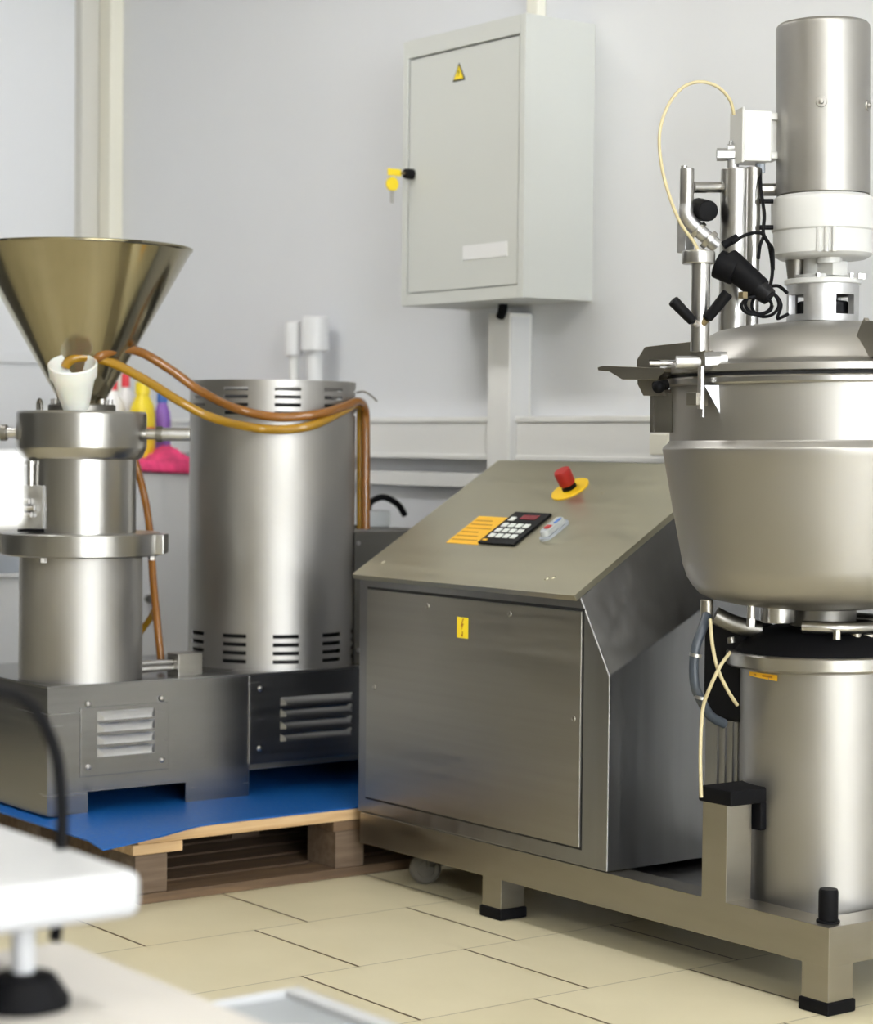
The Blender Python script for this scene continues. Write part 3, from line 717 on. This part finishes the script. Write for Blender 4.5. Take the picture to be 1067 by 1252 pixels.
# emergency stop
ec = lid(697, 598.5); eR = .045
es = obj('emergency_stop', MB().lathe(LM(ec[0], ec[1], 0), [(0, 0), (eR, 0), (eR, .0025), (eR - .002, .0035), (0, .0035)], 40, nl), 'yellow', LD, label='red mushroom button on a yellow disc')
obj('stem', MB().lathe(LM(ec[0], ec[1], .003), [(0, 0), (.017, 0), (.017, .006), (.014, .007), (.014, .02), (0, .02)], 32, nl), 'black_gloss', es)
obj('button', MB().lathe(LM(ec[0], ec[1], .014), [(0, 0), (.0165, 0), (.0185, .004), (.0195, .024), (.0195, .032), (.0175, .036), (0, .037)], 36, nl), 'red', es)
# rocker switch under a clear hood
r0 = lid(678, 650); 
rs = MB(); rx, rt = r0
pts = lambda s, h: [LM(rx + .0155 * s * math.cos(a_), rt + (.0155 * math.sin(a_) + (.022 if math.sin(a_) > 0 else -.022)) * s, h) for a_ in [2 * PI * i / 24 + .001 for i in range(24)]]
rs.hull(pts(1.08, 0), pts(1.08, .006)); RS = obj('rocker_switch', rs, 'blue_grey', LD, label='pale rocker switch with a red and a blue end')
g = MB(); g.hull(pts(.95, .006), pts(.85, .019), .002); obj('hood', g, 'clear', RS)
g = MB(); lslab(g, rx - .008, rx + .008, rt - .018, rt - .004, .0185, .0205, .001); obj('rocker', g, 'red', RS)
g = MB(); lslab(g, rx + .002, rx + .010, rt + .004, rt + .024, .0185, .0205, .001); obj('rocker', g, 'bottle_blue', RS)
for p in ((468, 687), (668, 707), (676, 706), (737, 602)):
    q = lid(*p); obj('screw', MB().lathe(LM(q[0], q[1], 0), [(0, 0), (.006, 0), (.005, .002), (0, .0028)], 14, nl), 'steel_lid', LD)

# vessel axis
VX, VY = -2.842, 3.06
VA = Axis(1005.5, (VX, VY), 600, -.0148)
obj('lift_cylinder', lz(VA, MB(), [(0, 1110), (101, 1110), (101, 816), (101, 812), (0, 812)], 80, .142), 'steel_satin', MX)
lc = obj('cylinder_rim', lz(VA, MB(), [(100, 816), (115, 813), (117, 810.5), (117, 797), (115, 795), (0, 795)], 80), 'steel_turned', MX)
obj('rubber_cap', lz(VA, MB(), [(0, 796), (108, 795.5), (100, 785), (82, 772), (55, 764), (0, 764)], 64), 'black', MX)
# yellow label on the cylinder
def on_cyl(px_, py_, rpx, A_=VA):
    """point on the near side of a drum"""
    r = ray(px_, py_); ax = A_.c(A_.z(py_)).to_2d(); d = Vector((r.x, r.y)); rr = A_.r(rpx)
    a_ = d.dot(d); b_ = -2 * d.dot(ax); c_ = ax.dot(ax) - rr * rr; t = (-b_ - math.sqrt(max(0, b_ * b_ - 4 * a_ * c_))) / (2 * a_)
    return CAM + r * t
A0 = [on_cyl(x, y, 101.3) for x, y in ((916, 821), (926, 822.5), (938, 824), (950, 825.5), (950, 833), (938, 831), (926, 828.5), (916, 826))]
A1 = [on_cyl(x, y, 102.2) for x, y in ((916, 821), (926, 822.5), (938, 824), (950, 825.5), (950, 833), (938, 831), (926, 828.5), (916, 826))]
yl = obj('caution_label', MB().hull(A0, A1), 'label_amber', MX, label='narrow yellow label')
A0 = [on_cyl(x, y, 102.3) for x, y in ((921, 823.5), (944, 827), (944, 829.5), (921, 825.5))]; A1 = [on_cyl(x, y, 102.6) for x, y in ((921, 823.5), (944, 827), (944, 829.5), (921, 825.5))]
obj('print', MB().hull(A0, A1), 'print_faint', yl)

# vessel body
obj('jacket', lz(VA, MB(), [(0, 744), (60, 743), (105, 738), (138, 731), (150, 725), (158, 716), (165, 705), (170, 690), (182, 624), (193.5, 556), (195, 549), (194, 546), (188, 541), (186, 538)], 128), 'steel_satin', MX, angle=50)
obj('vessel_wall', lz(VA, MB(), [(186, 540), (186, 470), (180, 470)], 128), 'steel_satin', MX)
obj('lower_flange', lz(VA, MB(), [(184, 472), (191, 472), (193, 470), (193, 464.5), (191, 462.5), (184, 462)], 128), 'steel_turned', MX)
obj('flange_gap', lz(VA, MB(), [(0, 464), (187, 464), (187, 457), (0, 457)], 128), 'dark_hole', MX)  # near-black filler painting the shade between the flanges
LDV = obj('vessel_lid', lz(VA, MB(), [(180, 458.5), (190, 458.5), (192, 457), (192, 449), (189, 447), (168, 446), (164, 441), (160, 434), (151, 421), (140, 411), (126, 404), (100, 399), (70, 396), (48, 395), (0, 395)], 128), 'steel_satin', MX, angle=50)
# lantern with windows
def lantern():
    b = bmesh.new(); n = 96; r = VA.r(43.5); zl = [VA.z(y) for y in (394, 386, 362, 345)]; base = math.atan2(-fwd.y, -fwd.x)
    rings = [[b.verts.new((r * math.cos(base + 2 * PI * i / n), r * math.sin(base + 2 * PI * i / n), z)) for i in range(n)] for z in zl]
    for zi in range(3):
        for i in range(n):
            a_ = (i + .5) / n * 360
            if zi == 1 and (a_ - 10) % 90 < 40: continue
            j = (i + 1) % n; b.faces.new((rings[zi][i], rings[zi][j], rings[zi + 1][j], rings[zi + 1][i]))
    bmesh.ops.recalc_face_normals(b, faces=b.faces[:]); bmesh.ops.solidify(b, geom=b.faces[:], thickness=.013)
    m = MB(); m._merge(b, Matrix.Translation(VA.c(VA.z(368)) - Vector((0, 0, VA.z(368))))); return m
ln = obj('lantern', lantern(), 'cast_alu', MX)
obj('lantern_flange', lz(VA, MB(), [(0, 349), (45, 349), (46.5, 348), (46.5, 343), (45, 342), (0, 342)], 64), 'white_paint', MX)
obj('coupling', lz(VA, MB(), [(0, 396), (31, 396), (31, 371), (29, 369), (13, 368), (13, 345), (0, 345)], 32), 'black_gloss', MX)  # coupling widened and blackened to darken the lantern windows
obj('gearbox_neck', lz(VA, MB(), [(0, 343), (33, 343), (33, 337), (24, 336), (24, 312), (0, 312)], 48), 'white_paint', MX)
g = MB(); c0 = VA.c(0)
GW = lambda px_, dd, py_: at(px_, py_, VA.d + dd)
gear = obj('gearbox', lz(VA, MB(), [(0, 285), (60, 285), (62, 283), (62.5, 279), (62.5, 249), (61, 245), (55, 241), (0, 240)], 80), 'white_paint', MX)
gb = obj('gearbox_base', lz(VA, MB(), [(0, 318), (52, 318), (57, 315), (60, 312), (60, 284), (0, 284)], 64), 'white_paint', MX)
base = math.atan2(-fwd.y, -fwd.x)
for px_ in (980, 988, 996):
    a_ = base + math.asin((px_ - 1006) / 60.) ; p = VA.c(0) + Vector((math.cos(a_), math.sin(a_), 0)) * VA.r(60)
    g = MB(); mt = Matrix.Translation((p.x, p.y, 0)) @ Matrix.Rotation(a_, 4, 'Z'); g.box(-.01, .011, -.0035, .0035, VA.z(314), VA.z(284), .0015, mt); obj('rib', g, 'white_paint', gb)
p = at(1013, 321, VA.d - VA.r(35)); g = MB(); g.cyl((p.x, p.y, VA.z(325)), (p.x, p.y, VA.z(314)), VA.r(15)); g.box(p.x - .02, p.x + .02, p.y - .01, p.y + .03, VA.z(340), VA.z(322), .002); obj('drain_boss', g, 'white_paint', gb)
p = at(972, 328, VA.d); g = MB(); g.cyl((p.x, p.y, VA.z(343)), (p.x, p.y, VA.z(313)), VA.r(9), VA.r(13)); obj('breather', g, 'steel_dark', gb)
for px_ in (982, 1021, 1032, 1038):
    off = px_ - 1006; p = VA.c(0) + vdir * VA.r(off) - fwd * VA.r(math.sqrt(40 ** 2 - off ** 2)); obj('bolt', MB().cyl((p.x, p.y, VA.z(343)), (p.x, p.y, VA.z(337)), VA.r(3), n=6), 'steel_bright', gb)
# motor
mo = obj('motor_shell', lz(VA, MB(), [(46, 240), (56, 240), (56.5, 238), (56.5, 40), (56, 36), (53.5, 33), (45, 31), (0, 30)], 96), 'steel_satin', MX)
obj('motor_base', lz(VA, MB(), [(0, 246), (50, 246), (50, 232), (0, 232)], 48), 'dark_hole', MX)
for px_, py_ in ((1004, 124), (1061.5, 129)):
    q = on_cyl(min(px_, 1060.5), py_, 56.5); nn = (q - VA.c(q.z)).normalized()
    obj('screw', MB().lathe(q - nn * .001, [(0, 0), (.011, 0), (.010, .003), (.005, .0035), (.004, .007), (0, .008)], 20, nn), 'steel_satin', mo)
# terminal box on the motor's left
c = at(925, 168, VA.d - .005)
mt = Matrix.Translation(c) @ Matrix.Rotation(math.atan2(vdir.y, vdir.x) + .18, 4, 'Z')
k = VA.d / FPX
g = MB(); g.box(-24 * k, 12 * k, -.035, .035, -32 * k, 30 * k, .004, mt); tb = obj('terminal_box', g, 'white_paint', MX)
g = MB(); g.box(-27 * k, -23 * k, -.038, .038, -34 * k, 33 * k, .003, mt); obj('terminal_lid', g, 'white_paint', tb)
g = MB(); g.box(6 * k, 26 * k, -.03, .03, -28 * k, -19 * k, .003, mt); g.box(6 * k, 26 * k, -.03, .03, 19 * k, 28 * k, .003, mt); g.box(8 * k, 27 * k, -.022, .022, -20 * k, 20 * k, .002, mt); obj('mounting_saddle', g, 'white_paint', tb)
g = MB(); g.cyl(mt @ Vector((5 * k, 0, -43 * k)), mt @ Vector((5 * k, 0, -32 * k)), 6 * k, n=8); obj('cable_gland', g, 'blue_grey', tb)

# tubular fittings left of the motor
fd = VA.d - .08
k = fd / FPX
def vc(mb, px_, y0_, y1_, rpx, d=fd, bev=0., n=32):
    p = at(px_, (y0_ + y1_) / 2, d); return mb.cyl((p.x, p.y, at(px_, y1_, d).z), (p.x, p.y, at(px_, y0_, d).z), rpx * d / FPX, n=n, bev=bev)
g = MB(); vc(g, 898, 207, 416, 18.5, VA.d, .003); fp = obj('vent_pipe', g, 'steel_turned', MX)
g = MB(); vc(g, 919, 205, 412, 9.5, VA.d - .01, .003); obj('side_pipe', g, 'steel_turned', fp)
g = MB(); vc(g, 896, 195, 209, 7, VA.d); vc(g, 893, 172, 196, 2.2, VA.d); g.cyl(at(876, 189, VA.d), at(905, 189, VA.d), 8 * k, n=6); g.cyl(at(889, 181, VA.d), at(900, 181, VA.d), 5 * k); obj('air_valve', g, 'cast_alu', fp)
g = MB(); g.cyl(at(847, 229, VA.d - .03), at(884, 229, VA.d), 7 * k); vc(g, 839.5, 206, 251, 8.7, VA.d - .03, .002); vc(g, 836, 203, 212, 4, VA.d - .03); obj('tee_pipe', g, 'steel_turned', fp)
g = MB(); g.tube([at(839, 250, VA.d - .03), at(839, 262, VA.d - .03), at(845, 272, VA.d - .03), at(860, 287, VA.d - .025), at(876, 301, VA.d - .02)], 9 * k, 20); obj('elbow_pipe', g, 'cast_alu', fp)
for a_, b_ in (((851, 280), (855, 284)), ((864, 291), (869, 296))):
    g = MB(); g.cyl(at(*a_, VA.d - .028), at(*b_, VA.d - .028), 13 * k, n=24, bev=.001); obj('clamp_ring', g, 'steel_turned', fp)
g = MB(); g.cyl(at(853, 256, VA.d + .02), at(866, 258, VA.d - .05), 14.5 * k, 13 * k, n=16, bev=.004); obj('hand_wheel', g, 'black', fp)
g = MB(); g.cyl(at(930, 232, VA.d + .01), at(952, 232, VA.d + .01), 8 * k); obj('stub_pipe', g, 'steel_turned', fp)
obj('plate', MB().box(*sum([[v - .012, v + .012] for v in at(838, 288, VA.d + .02)[:2]], []), at(838, 308, VA.d).z, at(838, 262, VA.d).z, .002), 'cast_alu', fp)
# sight tube with two black clamp grips
sd = VA.d - .17
g = MB(); vc(g, 856, 320, 430, 11.5, sd, .001); vt = obj('sight_tube', g, 'steel_turned', MX)
g = MB(); vc(g, 853.5, 307, 323, 20.5, sd, .003); obj('top_flange', g, 'steel_turned', vt)
ks = sd / FPX
for (a_, b_, dd) in (((847, 393), (822, 367), -.03), ((864, 390), (890, 358), -.03)):
    P0, P1 = at(*a_, sd - .02), at(*b_, sd + dd)
    g = MB(); g.cyl(P0, P1, 6.2 * ks, 7.2 * ks, n=24, bev=.003); h = obj('grip', g, 'black', vt)
    g = MB(); g.cyl(at(856, 400, sd - .005), P0, 4 * ks); obj('arm', g, 'brass' if b_[0] > 856 else 'steel_bright', h)
# swing-bolt clamp below
g = MB(); g.cyl(at(826, 443, sd), at(886, 443, sd), 8 * ks); cl = obj('clamp_hinge', g, 'cast_alu', MX)
g = MB(); g.cyl(at(861, 441, sd - .02), at(882, 440, sd - .02), 10.5 * ks, n=6); g.cyl(at(880, 440, sd - .02), at(888, 440, sd - .02), 10 * ks, n=24); obj('clamp_nut', g, 'cast_alu', cl)
g = MB(); g.prism([ony(x, y, at(850, 440, sd).y) for x, y in ((830, 450), (846, 432), (862, 428), (862, 452))], (0, .02, 0)); obj('clamp_ear', g, 'steel_frame', cl)
g = MB(); vc(g, 857, 448, 500, 4.5, sd - .02); vc(g, 859, 494, 510, 2.2, sd - .02); obj('swing_bolt', g, 'steel_bright', cl)
g = MB(); p = at(853, 489, sd - .01); g.box(p.x - .016, p.x + .012, p.y - .015, p.y + .015, at(853, 496, sd).z, at(853, 480, sd).z, .002); obj('swing_nut', g, 'steel_frame', cl)
q0, q1 = at(862, 471, sd - .015), at(883, 471, sd - .015)
g = MB(); g.prism([at(861, 471, sd - .02), at(883, 471, sd - .02), at(883, 511, sd - .02)], fwd * .05); obj('clamp_gusset', g, 'steel_side', cl)
# left side bracket, lever and arm
ld = VA.d - .03
kl = ld / FPX
hy = at(815, 450, ld).y
g = MB(); g.prism([ony(x, y, hy) for x, y in ((788, 424), (850, 417), (850, 440), (793, 440), (793, 449), (806, 450), (806, 458), (802, 476), (812, 476), (812, 484), (786, 484), (779, 470), (778, 440))], (0, .03, 0), .001); hb = obj('hinge_bracket', g, 'steel_frame', MX)
g = MB(); g.cyl(at(794, 444.5, ld - .004), at(832, 444.5, ld - .004), 3.2 * kl); obj('hinge_pin', g, 'steel_bright', hb)
g = MB(); A_ = [(730, 449), (736, 447), (812, 450), (812, 455), (806, 460), (804, 464), (760, 464), (744, 454), (731, 453)]
g.prism([ony(x, y, hy - .03) for x, y in A_], (0, .022, 0), .001); obj('lever', g, 'steel_frame', hb)
g = MB(); g.ball(at(805, 473, ld - .03), .012, (1, 1, 1)); g.cyl(at(800, 473, ld - .03), at(815, 470, ld - .02), .010); obj('lever_nut', g, 'black', hb)
p0, p1 = at(797, 480, ld + .02), at(821, 529, ld + .02)
yc_ = (p0.y + p1.y) / 2; xa, xb = ony(797, 505, yc_).x, ony(821, 505, yc_).x
g = MB(); g.box(xa, xb, yc_, yc_ + .12, p1.z, p0.z, .002); g.box(xa - .002, xa + .008, yc_ - .004, yc_ + .1, p1.z, p0.z, .001); obj('tilt_arm', g, 'steel_dark', hb)
# lid bracket at the right edge
bd = VA.d - VA.r(150)
g = MB(); g.prism([ony(x, y, at(1045, 420, bd).y) for x, y in ((1037, 437), (1052, 396), (1056, 388), (1058, 392), (1110, 392), (1110, 436))], (0, .012, 0), .001); obj('lid_bracket', g, 'steel_frame', MX)
# camera-like solenoid with leads
zd = VA.d - .12
kz = zd / FPX
g = MB(); g.cyl(at(888, 318, zd + .03), at(930, 355, zd), 17 * kz, 15 * kz, n=32, bev=.004); g.cyl(at(876, 322, zd + .03), at(900, 332, zd + .02), 18 * kz, n=24, bev=.004); so = obj('sight_lamp', g, 'black', MX)
g = MB(); g.cyl(at(926, 352, zd), at(941, 364, zd - .01), 13 * kz, 11 * kz, n=24, bev=.003); obj('lamp_cap', g, 'black_gloss', so)
g = MB(); g.cyl(at(884, 300, zd + .02), at(902, 290, zd + .02), 5 * kz); obj('lead_boot', g, 'black', so)
g = MB(); g.box(*sum([[v - .006, v + .006] for v in at(908, 361, zd - .02)], [])); obj('tag_plate', g, 'brass', so)
cr = 2.2 * kz
def cable(pts, label, r=cr, m='black', cat='cable', sub=8): return tag(obj('cable', MB().tube([at(*p) for p in pts], r, 10, sub), m), label, cat)
cable([(929, 207, zd + .11), (930, 232, zd + .08), (934, 262, zd + .06), (933, 285, zd + .05), (940, 300, zd + .04), (944, 330, zd + .03), (941, 352, zd)], 'black cable dropping from the white terminal box beside the motor')
cable([(896, 296, zd), (912, 287, zd), (930, 285, zd), (938, 296, zd), (944, 305, zd + .03), (945, 330, zd + .03)], 'black cable looping over the black lamp beside the motor')
cable([(934, 288, zd + .05), (929, 300, zd + .05), (927, 316, zd + .04)], 'short black cable branch behind the black lamp')
lp = []
for i in range(26):
    a_ = i * 2 * PI / 8; rc_ = 1 + .22 * math.sin(i * .55)
    lp.append((926 + 18 * rc_ * math.cos(a_) + i * .35, 373 + 15 * rc_ * math.sin(a_) * (.6 + .025 * i), zd - .02 + .0018 * i))
cable(lp + [(955, 388, zd + .02), (963, 384, zd + .03)], 'coil of black cable lying on the vessel lid', cr * .95, sub=4)
cable([(942, 350, zd), (952, 350, zd), (962, 358, zd + .02)], 'short black lead running to the lantern under the motor')
for y in (246, 278):
    g = MB(); g.cyl(at(928, y, VA.d - .035), at(945, y, VA.d - .035), 3 * k); obj('cable_clip', g, 'black', MX)
# clear tube loop at the top
hose('tube', [(897, 140, VA.d - .03), (892, 122, VA.d - .04), (877, 106, VA.d - .05), (855, 100, VA.d - .06), (833, 108, VA.d - .07), (815, 132, VA.d - .08), (806, 165, VA.d - .09), (809, 205, VA.d - .1), (820, 245, VA.d - .12), (833, 275, VA.d - .14), (848, 296, VA.d - .16), (854, 309, sd)], 2.1 * k, 'hose_clear', 'thin clear yellowish tube looping left of the motor', 'tube')

# plumbing between vessel and lift cylinder
g = MB(); vc(g, 951, 738, 761, 21, VA.d - .05, .002); ou = obj('outlet_flange', g, 'steel_turned', MX)
g = MB(); vc(g, 918, 738, 757, 5, VA.d - .08); vc(g, 918, 756, 766, 6, VA.d - .08, 0, 6); obj('outlet_bolt', g, 'steel_bright', ou)
vc_ = MB(); vc(vc_, 1006, 742, 770, 40, VA.d); obj('outlet_neck', vc_, 'steel_dark', MX)
g = MB(); rr = VA.r(84)
pts_ = [VA.c(VA.z(761)) + Vector((math.cos(a_), math.sin(a_), 0)) * rr for a_ in [base - .45 + i * .12 for i in range(26)]]
g.tube(pts_, VA.r(7.5), 18, 3); obj('ring_pipe', g, 'steel_turned', MX)
g = MB(); vc(g, 1023, 770, 782, 5, VA.d - .15, 0, 6); vc(g, 1046, 768, 792, 7, VA.d - .1); vc(g, 1060, 775, 800, 12, VA.d - .08); obj('pipe_fittings', g, 'steel_frame', MX)
g = MB(); vc(g, 864, 733, 757, 8, VA.d - .03, .002); ep = obj('inlet_elbow', g, 'steel_frame', MX)
g = MB(); g.tube([at(874, 752, VA.d), at(890, 760, VA.d), at(908, 766, VA.d), at(930, 770, VA.d)], 11 * VA.d / FPX, 18); g.cyl(at(893, 779, VA.d - .05), at(894, 786, VA.d - .05), .007); obj('inlet_pipe', g, 'steel_dark', ep)
# support column and dark drive box left of the cylinder
p0 = at(885, 912, VA.d + .06)
xa, xb = ony(861, 912, p0.y).x, ony(908, 912, p0.y).x
mt = Matrix.Translation(((xa + xb) / 2, p0.y + .03, 0)); hw = (xb - xa) / 2
g = MB(); g.box(-hw, hw, -.03, .05, .142, at(880, 880, VA.d).z, .003, mt)
for xx in (-.3, .1, .5, .75): g.box(hw * xx - .002, hw * xx + .002, -.034, -.028, .142, at(880, 880, VA.d).z, .001, mt)
co = obj('lift_column', g, 'steel_side', MX)
g = MB(); g.box(-hw * 1.0, hw * 1.1, -.04, .06, at(880, 886, VA.d).z, at(880, 765, VA.d).z, .012, mt); obj('drive_cover', g, 'black', co)
hose('hose', [(864, 752, VA.d - .05), (858, 770, VA.d - .07), (851, 790, VA.d - .08), (848, 815, VA.d - .08), (850, 840, VA.d - .08), (858, 858, VA.d - .07), (868, 875, VA.d - .05), (885, 885, VA.d - .03)], 6 * VA.d / FPX, 'hose_grey', 'dark grey hose bowing down from under the vessel beside the control desk')
hose('tube', [(868, 757, VA.d - .08), (871, 790, VA.d - .1), (878, 820, VA.d - .11), (890, 845, VA.d - .1), (901, 862, VA.d - .08)], 2.2 * VA.d / FPX, 'hose_clear', 'thin beige tube under the vessel, crossing down to the right', 'tube')
hose('tube', [(892, 798, VA.d - .09), (880, 815, VA.d - .12), (868, 840, VA.d - .12), (860, 862, VA.d - .11), (857, 890, VA.d - .12), (856, 930, VA.d - .13), (857, 975, VA.d - .135)], 2.2 * VA.d / FPX, 'hose_clear', 'thin beige tube hanging down behind the black rest pad', 'tube')
for y in (801, 853):
    hh_ = MB(); p = at(850 if y < 830 else 856, y, VA.d - .08); hh_.lathe(p, [(.0095, -.003), (.012, -.003), (.012, .003), (.0095, .003)], 20, (CR.x * .2 + .0, CR.y * .2, 1)); tag(obj('hose_clamp', hh_, 'steel_bright'), 'silver clip on the dark grey hose, %s' % ('upper of the two' if y < 830 else 'lower of the two'), 'clip')

# ------------------------------------------------------------------ foreground: table, scale, trolley
tzp = .478
tb0 = onz(190, 1195, tzp)
TY = tb0.y; TX = tb0.x
txr = -.9
TBL = thing('table', (-1.3, TY - .5, 0), 'cream-topped table in the left foreground, carrying the white scale', 'table')
t_x0, t_x1 = -2.02, -.75
obj('table_top', MB().box(t_x0, t_x1, TY - .9, TY, tzp - .03, tzp, .004), 'cream', TBL)
for x in (t_x0 + .05, t_x1 - .05):
    for y in (TY - .85, TY - .06): obj('leg', MB().box(x - .02, x + .02, y - .02, y + .02, 0, tzp - .031, .002), 'white_paint', TBL)
c = at(176, 1064, 2.0)
SX1, SY1, SZ1 = c.x, c.y, c.z - .0
SZ0 = at(176, 1122, 2.0).z
SCL = thing('weighing_scale', (SX1 - .18, SY1 - .2, tzp), 'white weighing scale on the cream table in the left foreground', 'scale')
sx0 = SX1 - .42; sy0 = SY1 - .34
obj('platform', MB().box(sx0, SX1, sy0, SY1, SZ0, SZ1, .012, seg=4), 'scale_white', SCL)
zf = at(30, 1190, 1.95).z
for (x, y) in ((SX1 - .055, SY1 - .095), (sx0 + .055, SY1 - .095), (SX1 - .055, sy0 + .06), (sx0 + .055, sy0 + .06)):
    lg = obj('leveling_foot', MB().cyl((x, y, tzp + .02), (x, y, SZ0 + .002), .011), 'scale_white', SCL)
    obj('rubber_pad', MB().lathe((x, y, tzp + .0005), [(0, 0), (.043, 0), (.043, .008), (.030, .028), (.018, .032), (0, .032)], 32), 'black', lg)
# indicator head on its column behind the frame edge
ix = at(33, 600, 1.95)
iz0, iz1 = at(20, 645, 1.95).z, at(20, 553, 1.95).z
g = MB(); g.box(ix.x - .12, ix.x, ix.y - .17, ix.y, iz0, iz1, .008, seg=3); hd = obj('indicator', g, 'white_plastic', SCL)
g = MB(); g.box(ix.x - .0005, ix.x + .0015, ix.y - .15, ix.y - .05, iz0 + .02, iz1 - .015); obj('indicator_screen', g, 'grey_tray', hd)
obj('column', MB().cyl((ix.x - .05, ix.y - .11, SZ1 - .002), (ix.x - .05, ix.y - .11, iz0 + .002), .016), 'steel_turned', SCL)
cpt = [(-40, 850, 2.0), (-5, 846, 2.04), (25, 853, 2.07), (50, 878, 2.09), (68, 920, 2.1), (74, 960, 2.1), (76, 1005, 2.1), (73, 1060, 2.1), (70, 1120, 2.09), (67, 1150, 2.08)]
g = MB(); g.tube([(ix.x - .05, ix.y - .085, at(-40, 850, 2.0).z)] + [at(*p) for p in cpt], .0062, 14); obj('cord', g, 'black', SCL)
# low trolley with grey tray
kz_ = .40
q = onz(366, 1205, kz_)
qx0, qy1 = q.x, q.y
TR = thing('trolley', (qx0 + .3, qy1 - .2, 0), 'low grey-topped trolley with a white rim at the bottom edge of the picture', 'trolley')
b = MB(); ww, hh = .75, .24
b.box(qx0, qx0 + ww, qy1 - .022, qy1, kz_ - .03, kz_, .004); b.box(qx0, qx0 + ww, qy1 - hh, qy1 - hh + .022, kz_ - .03, kz_, .004)
b.box(qx0, qx0 + .006, qy1 - hh, qy1, kz_ - .03, kz_, .002); b.box(qx0 + ww - .006, qx0 + ww, qy1 - hh, qy1, kz_ - .03, kz_, .002)
obj('rim', b, 'scale_white', TR)
obj('tray', MB().box(qx0 + .005, qx0 + ww - .005, qy1 - hh + .02, qy1 - .02, kz_ - .03, kz_ - .008), 'grey_tray', TR)
obj('handle_recess', MB().lathe((qx0 + .16, qy1 - .11, kz_ - .0078), [(0, 0), (.045, 0), (.042, .004), (0, .004)], 24), 'duct', TR)
for x in (qx0 + .03, qx0 + ww - .03):
    for y in (qy1 - .03, qy1 - hh + .03): obj('leg', MB().cyl((x, y, 0), (x, y, kz_ - .029), .014), 'steel_frame', TR)

# world: faint grey, the room is closed
wd_ = bpy.data.worlds.new('world'); S.world = wd_; wd_.use_nodes = True
wd_.node_tree.nodes['Background'].inputs[0].default_value = (.8, .85, .9, 1); wd_.node_tree.nodes['Background'].inputs[1].default_value = .3
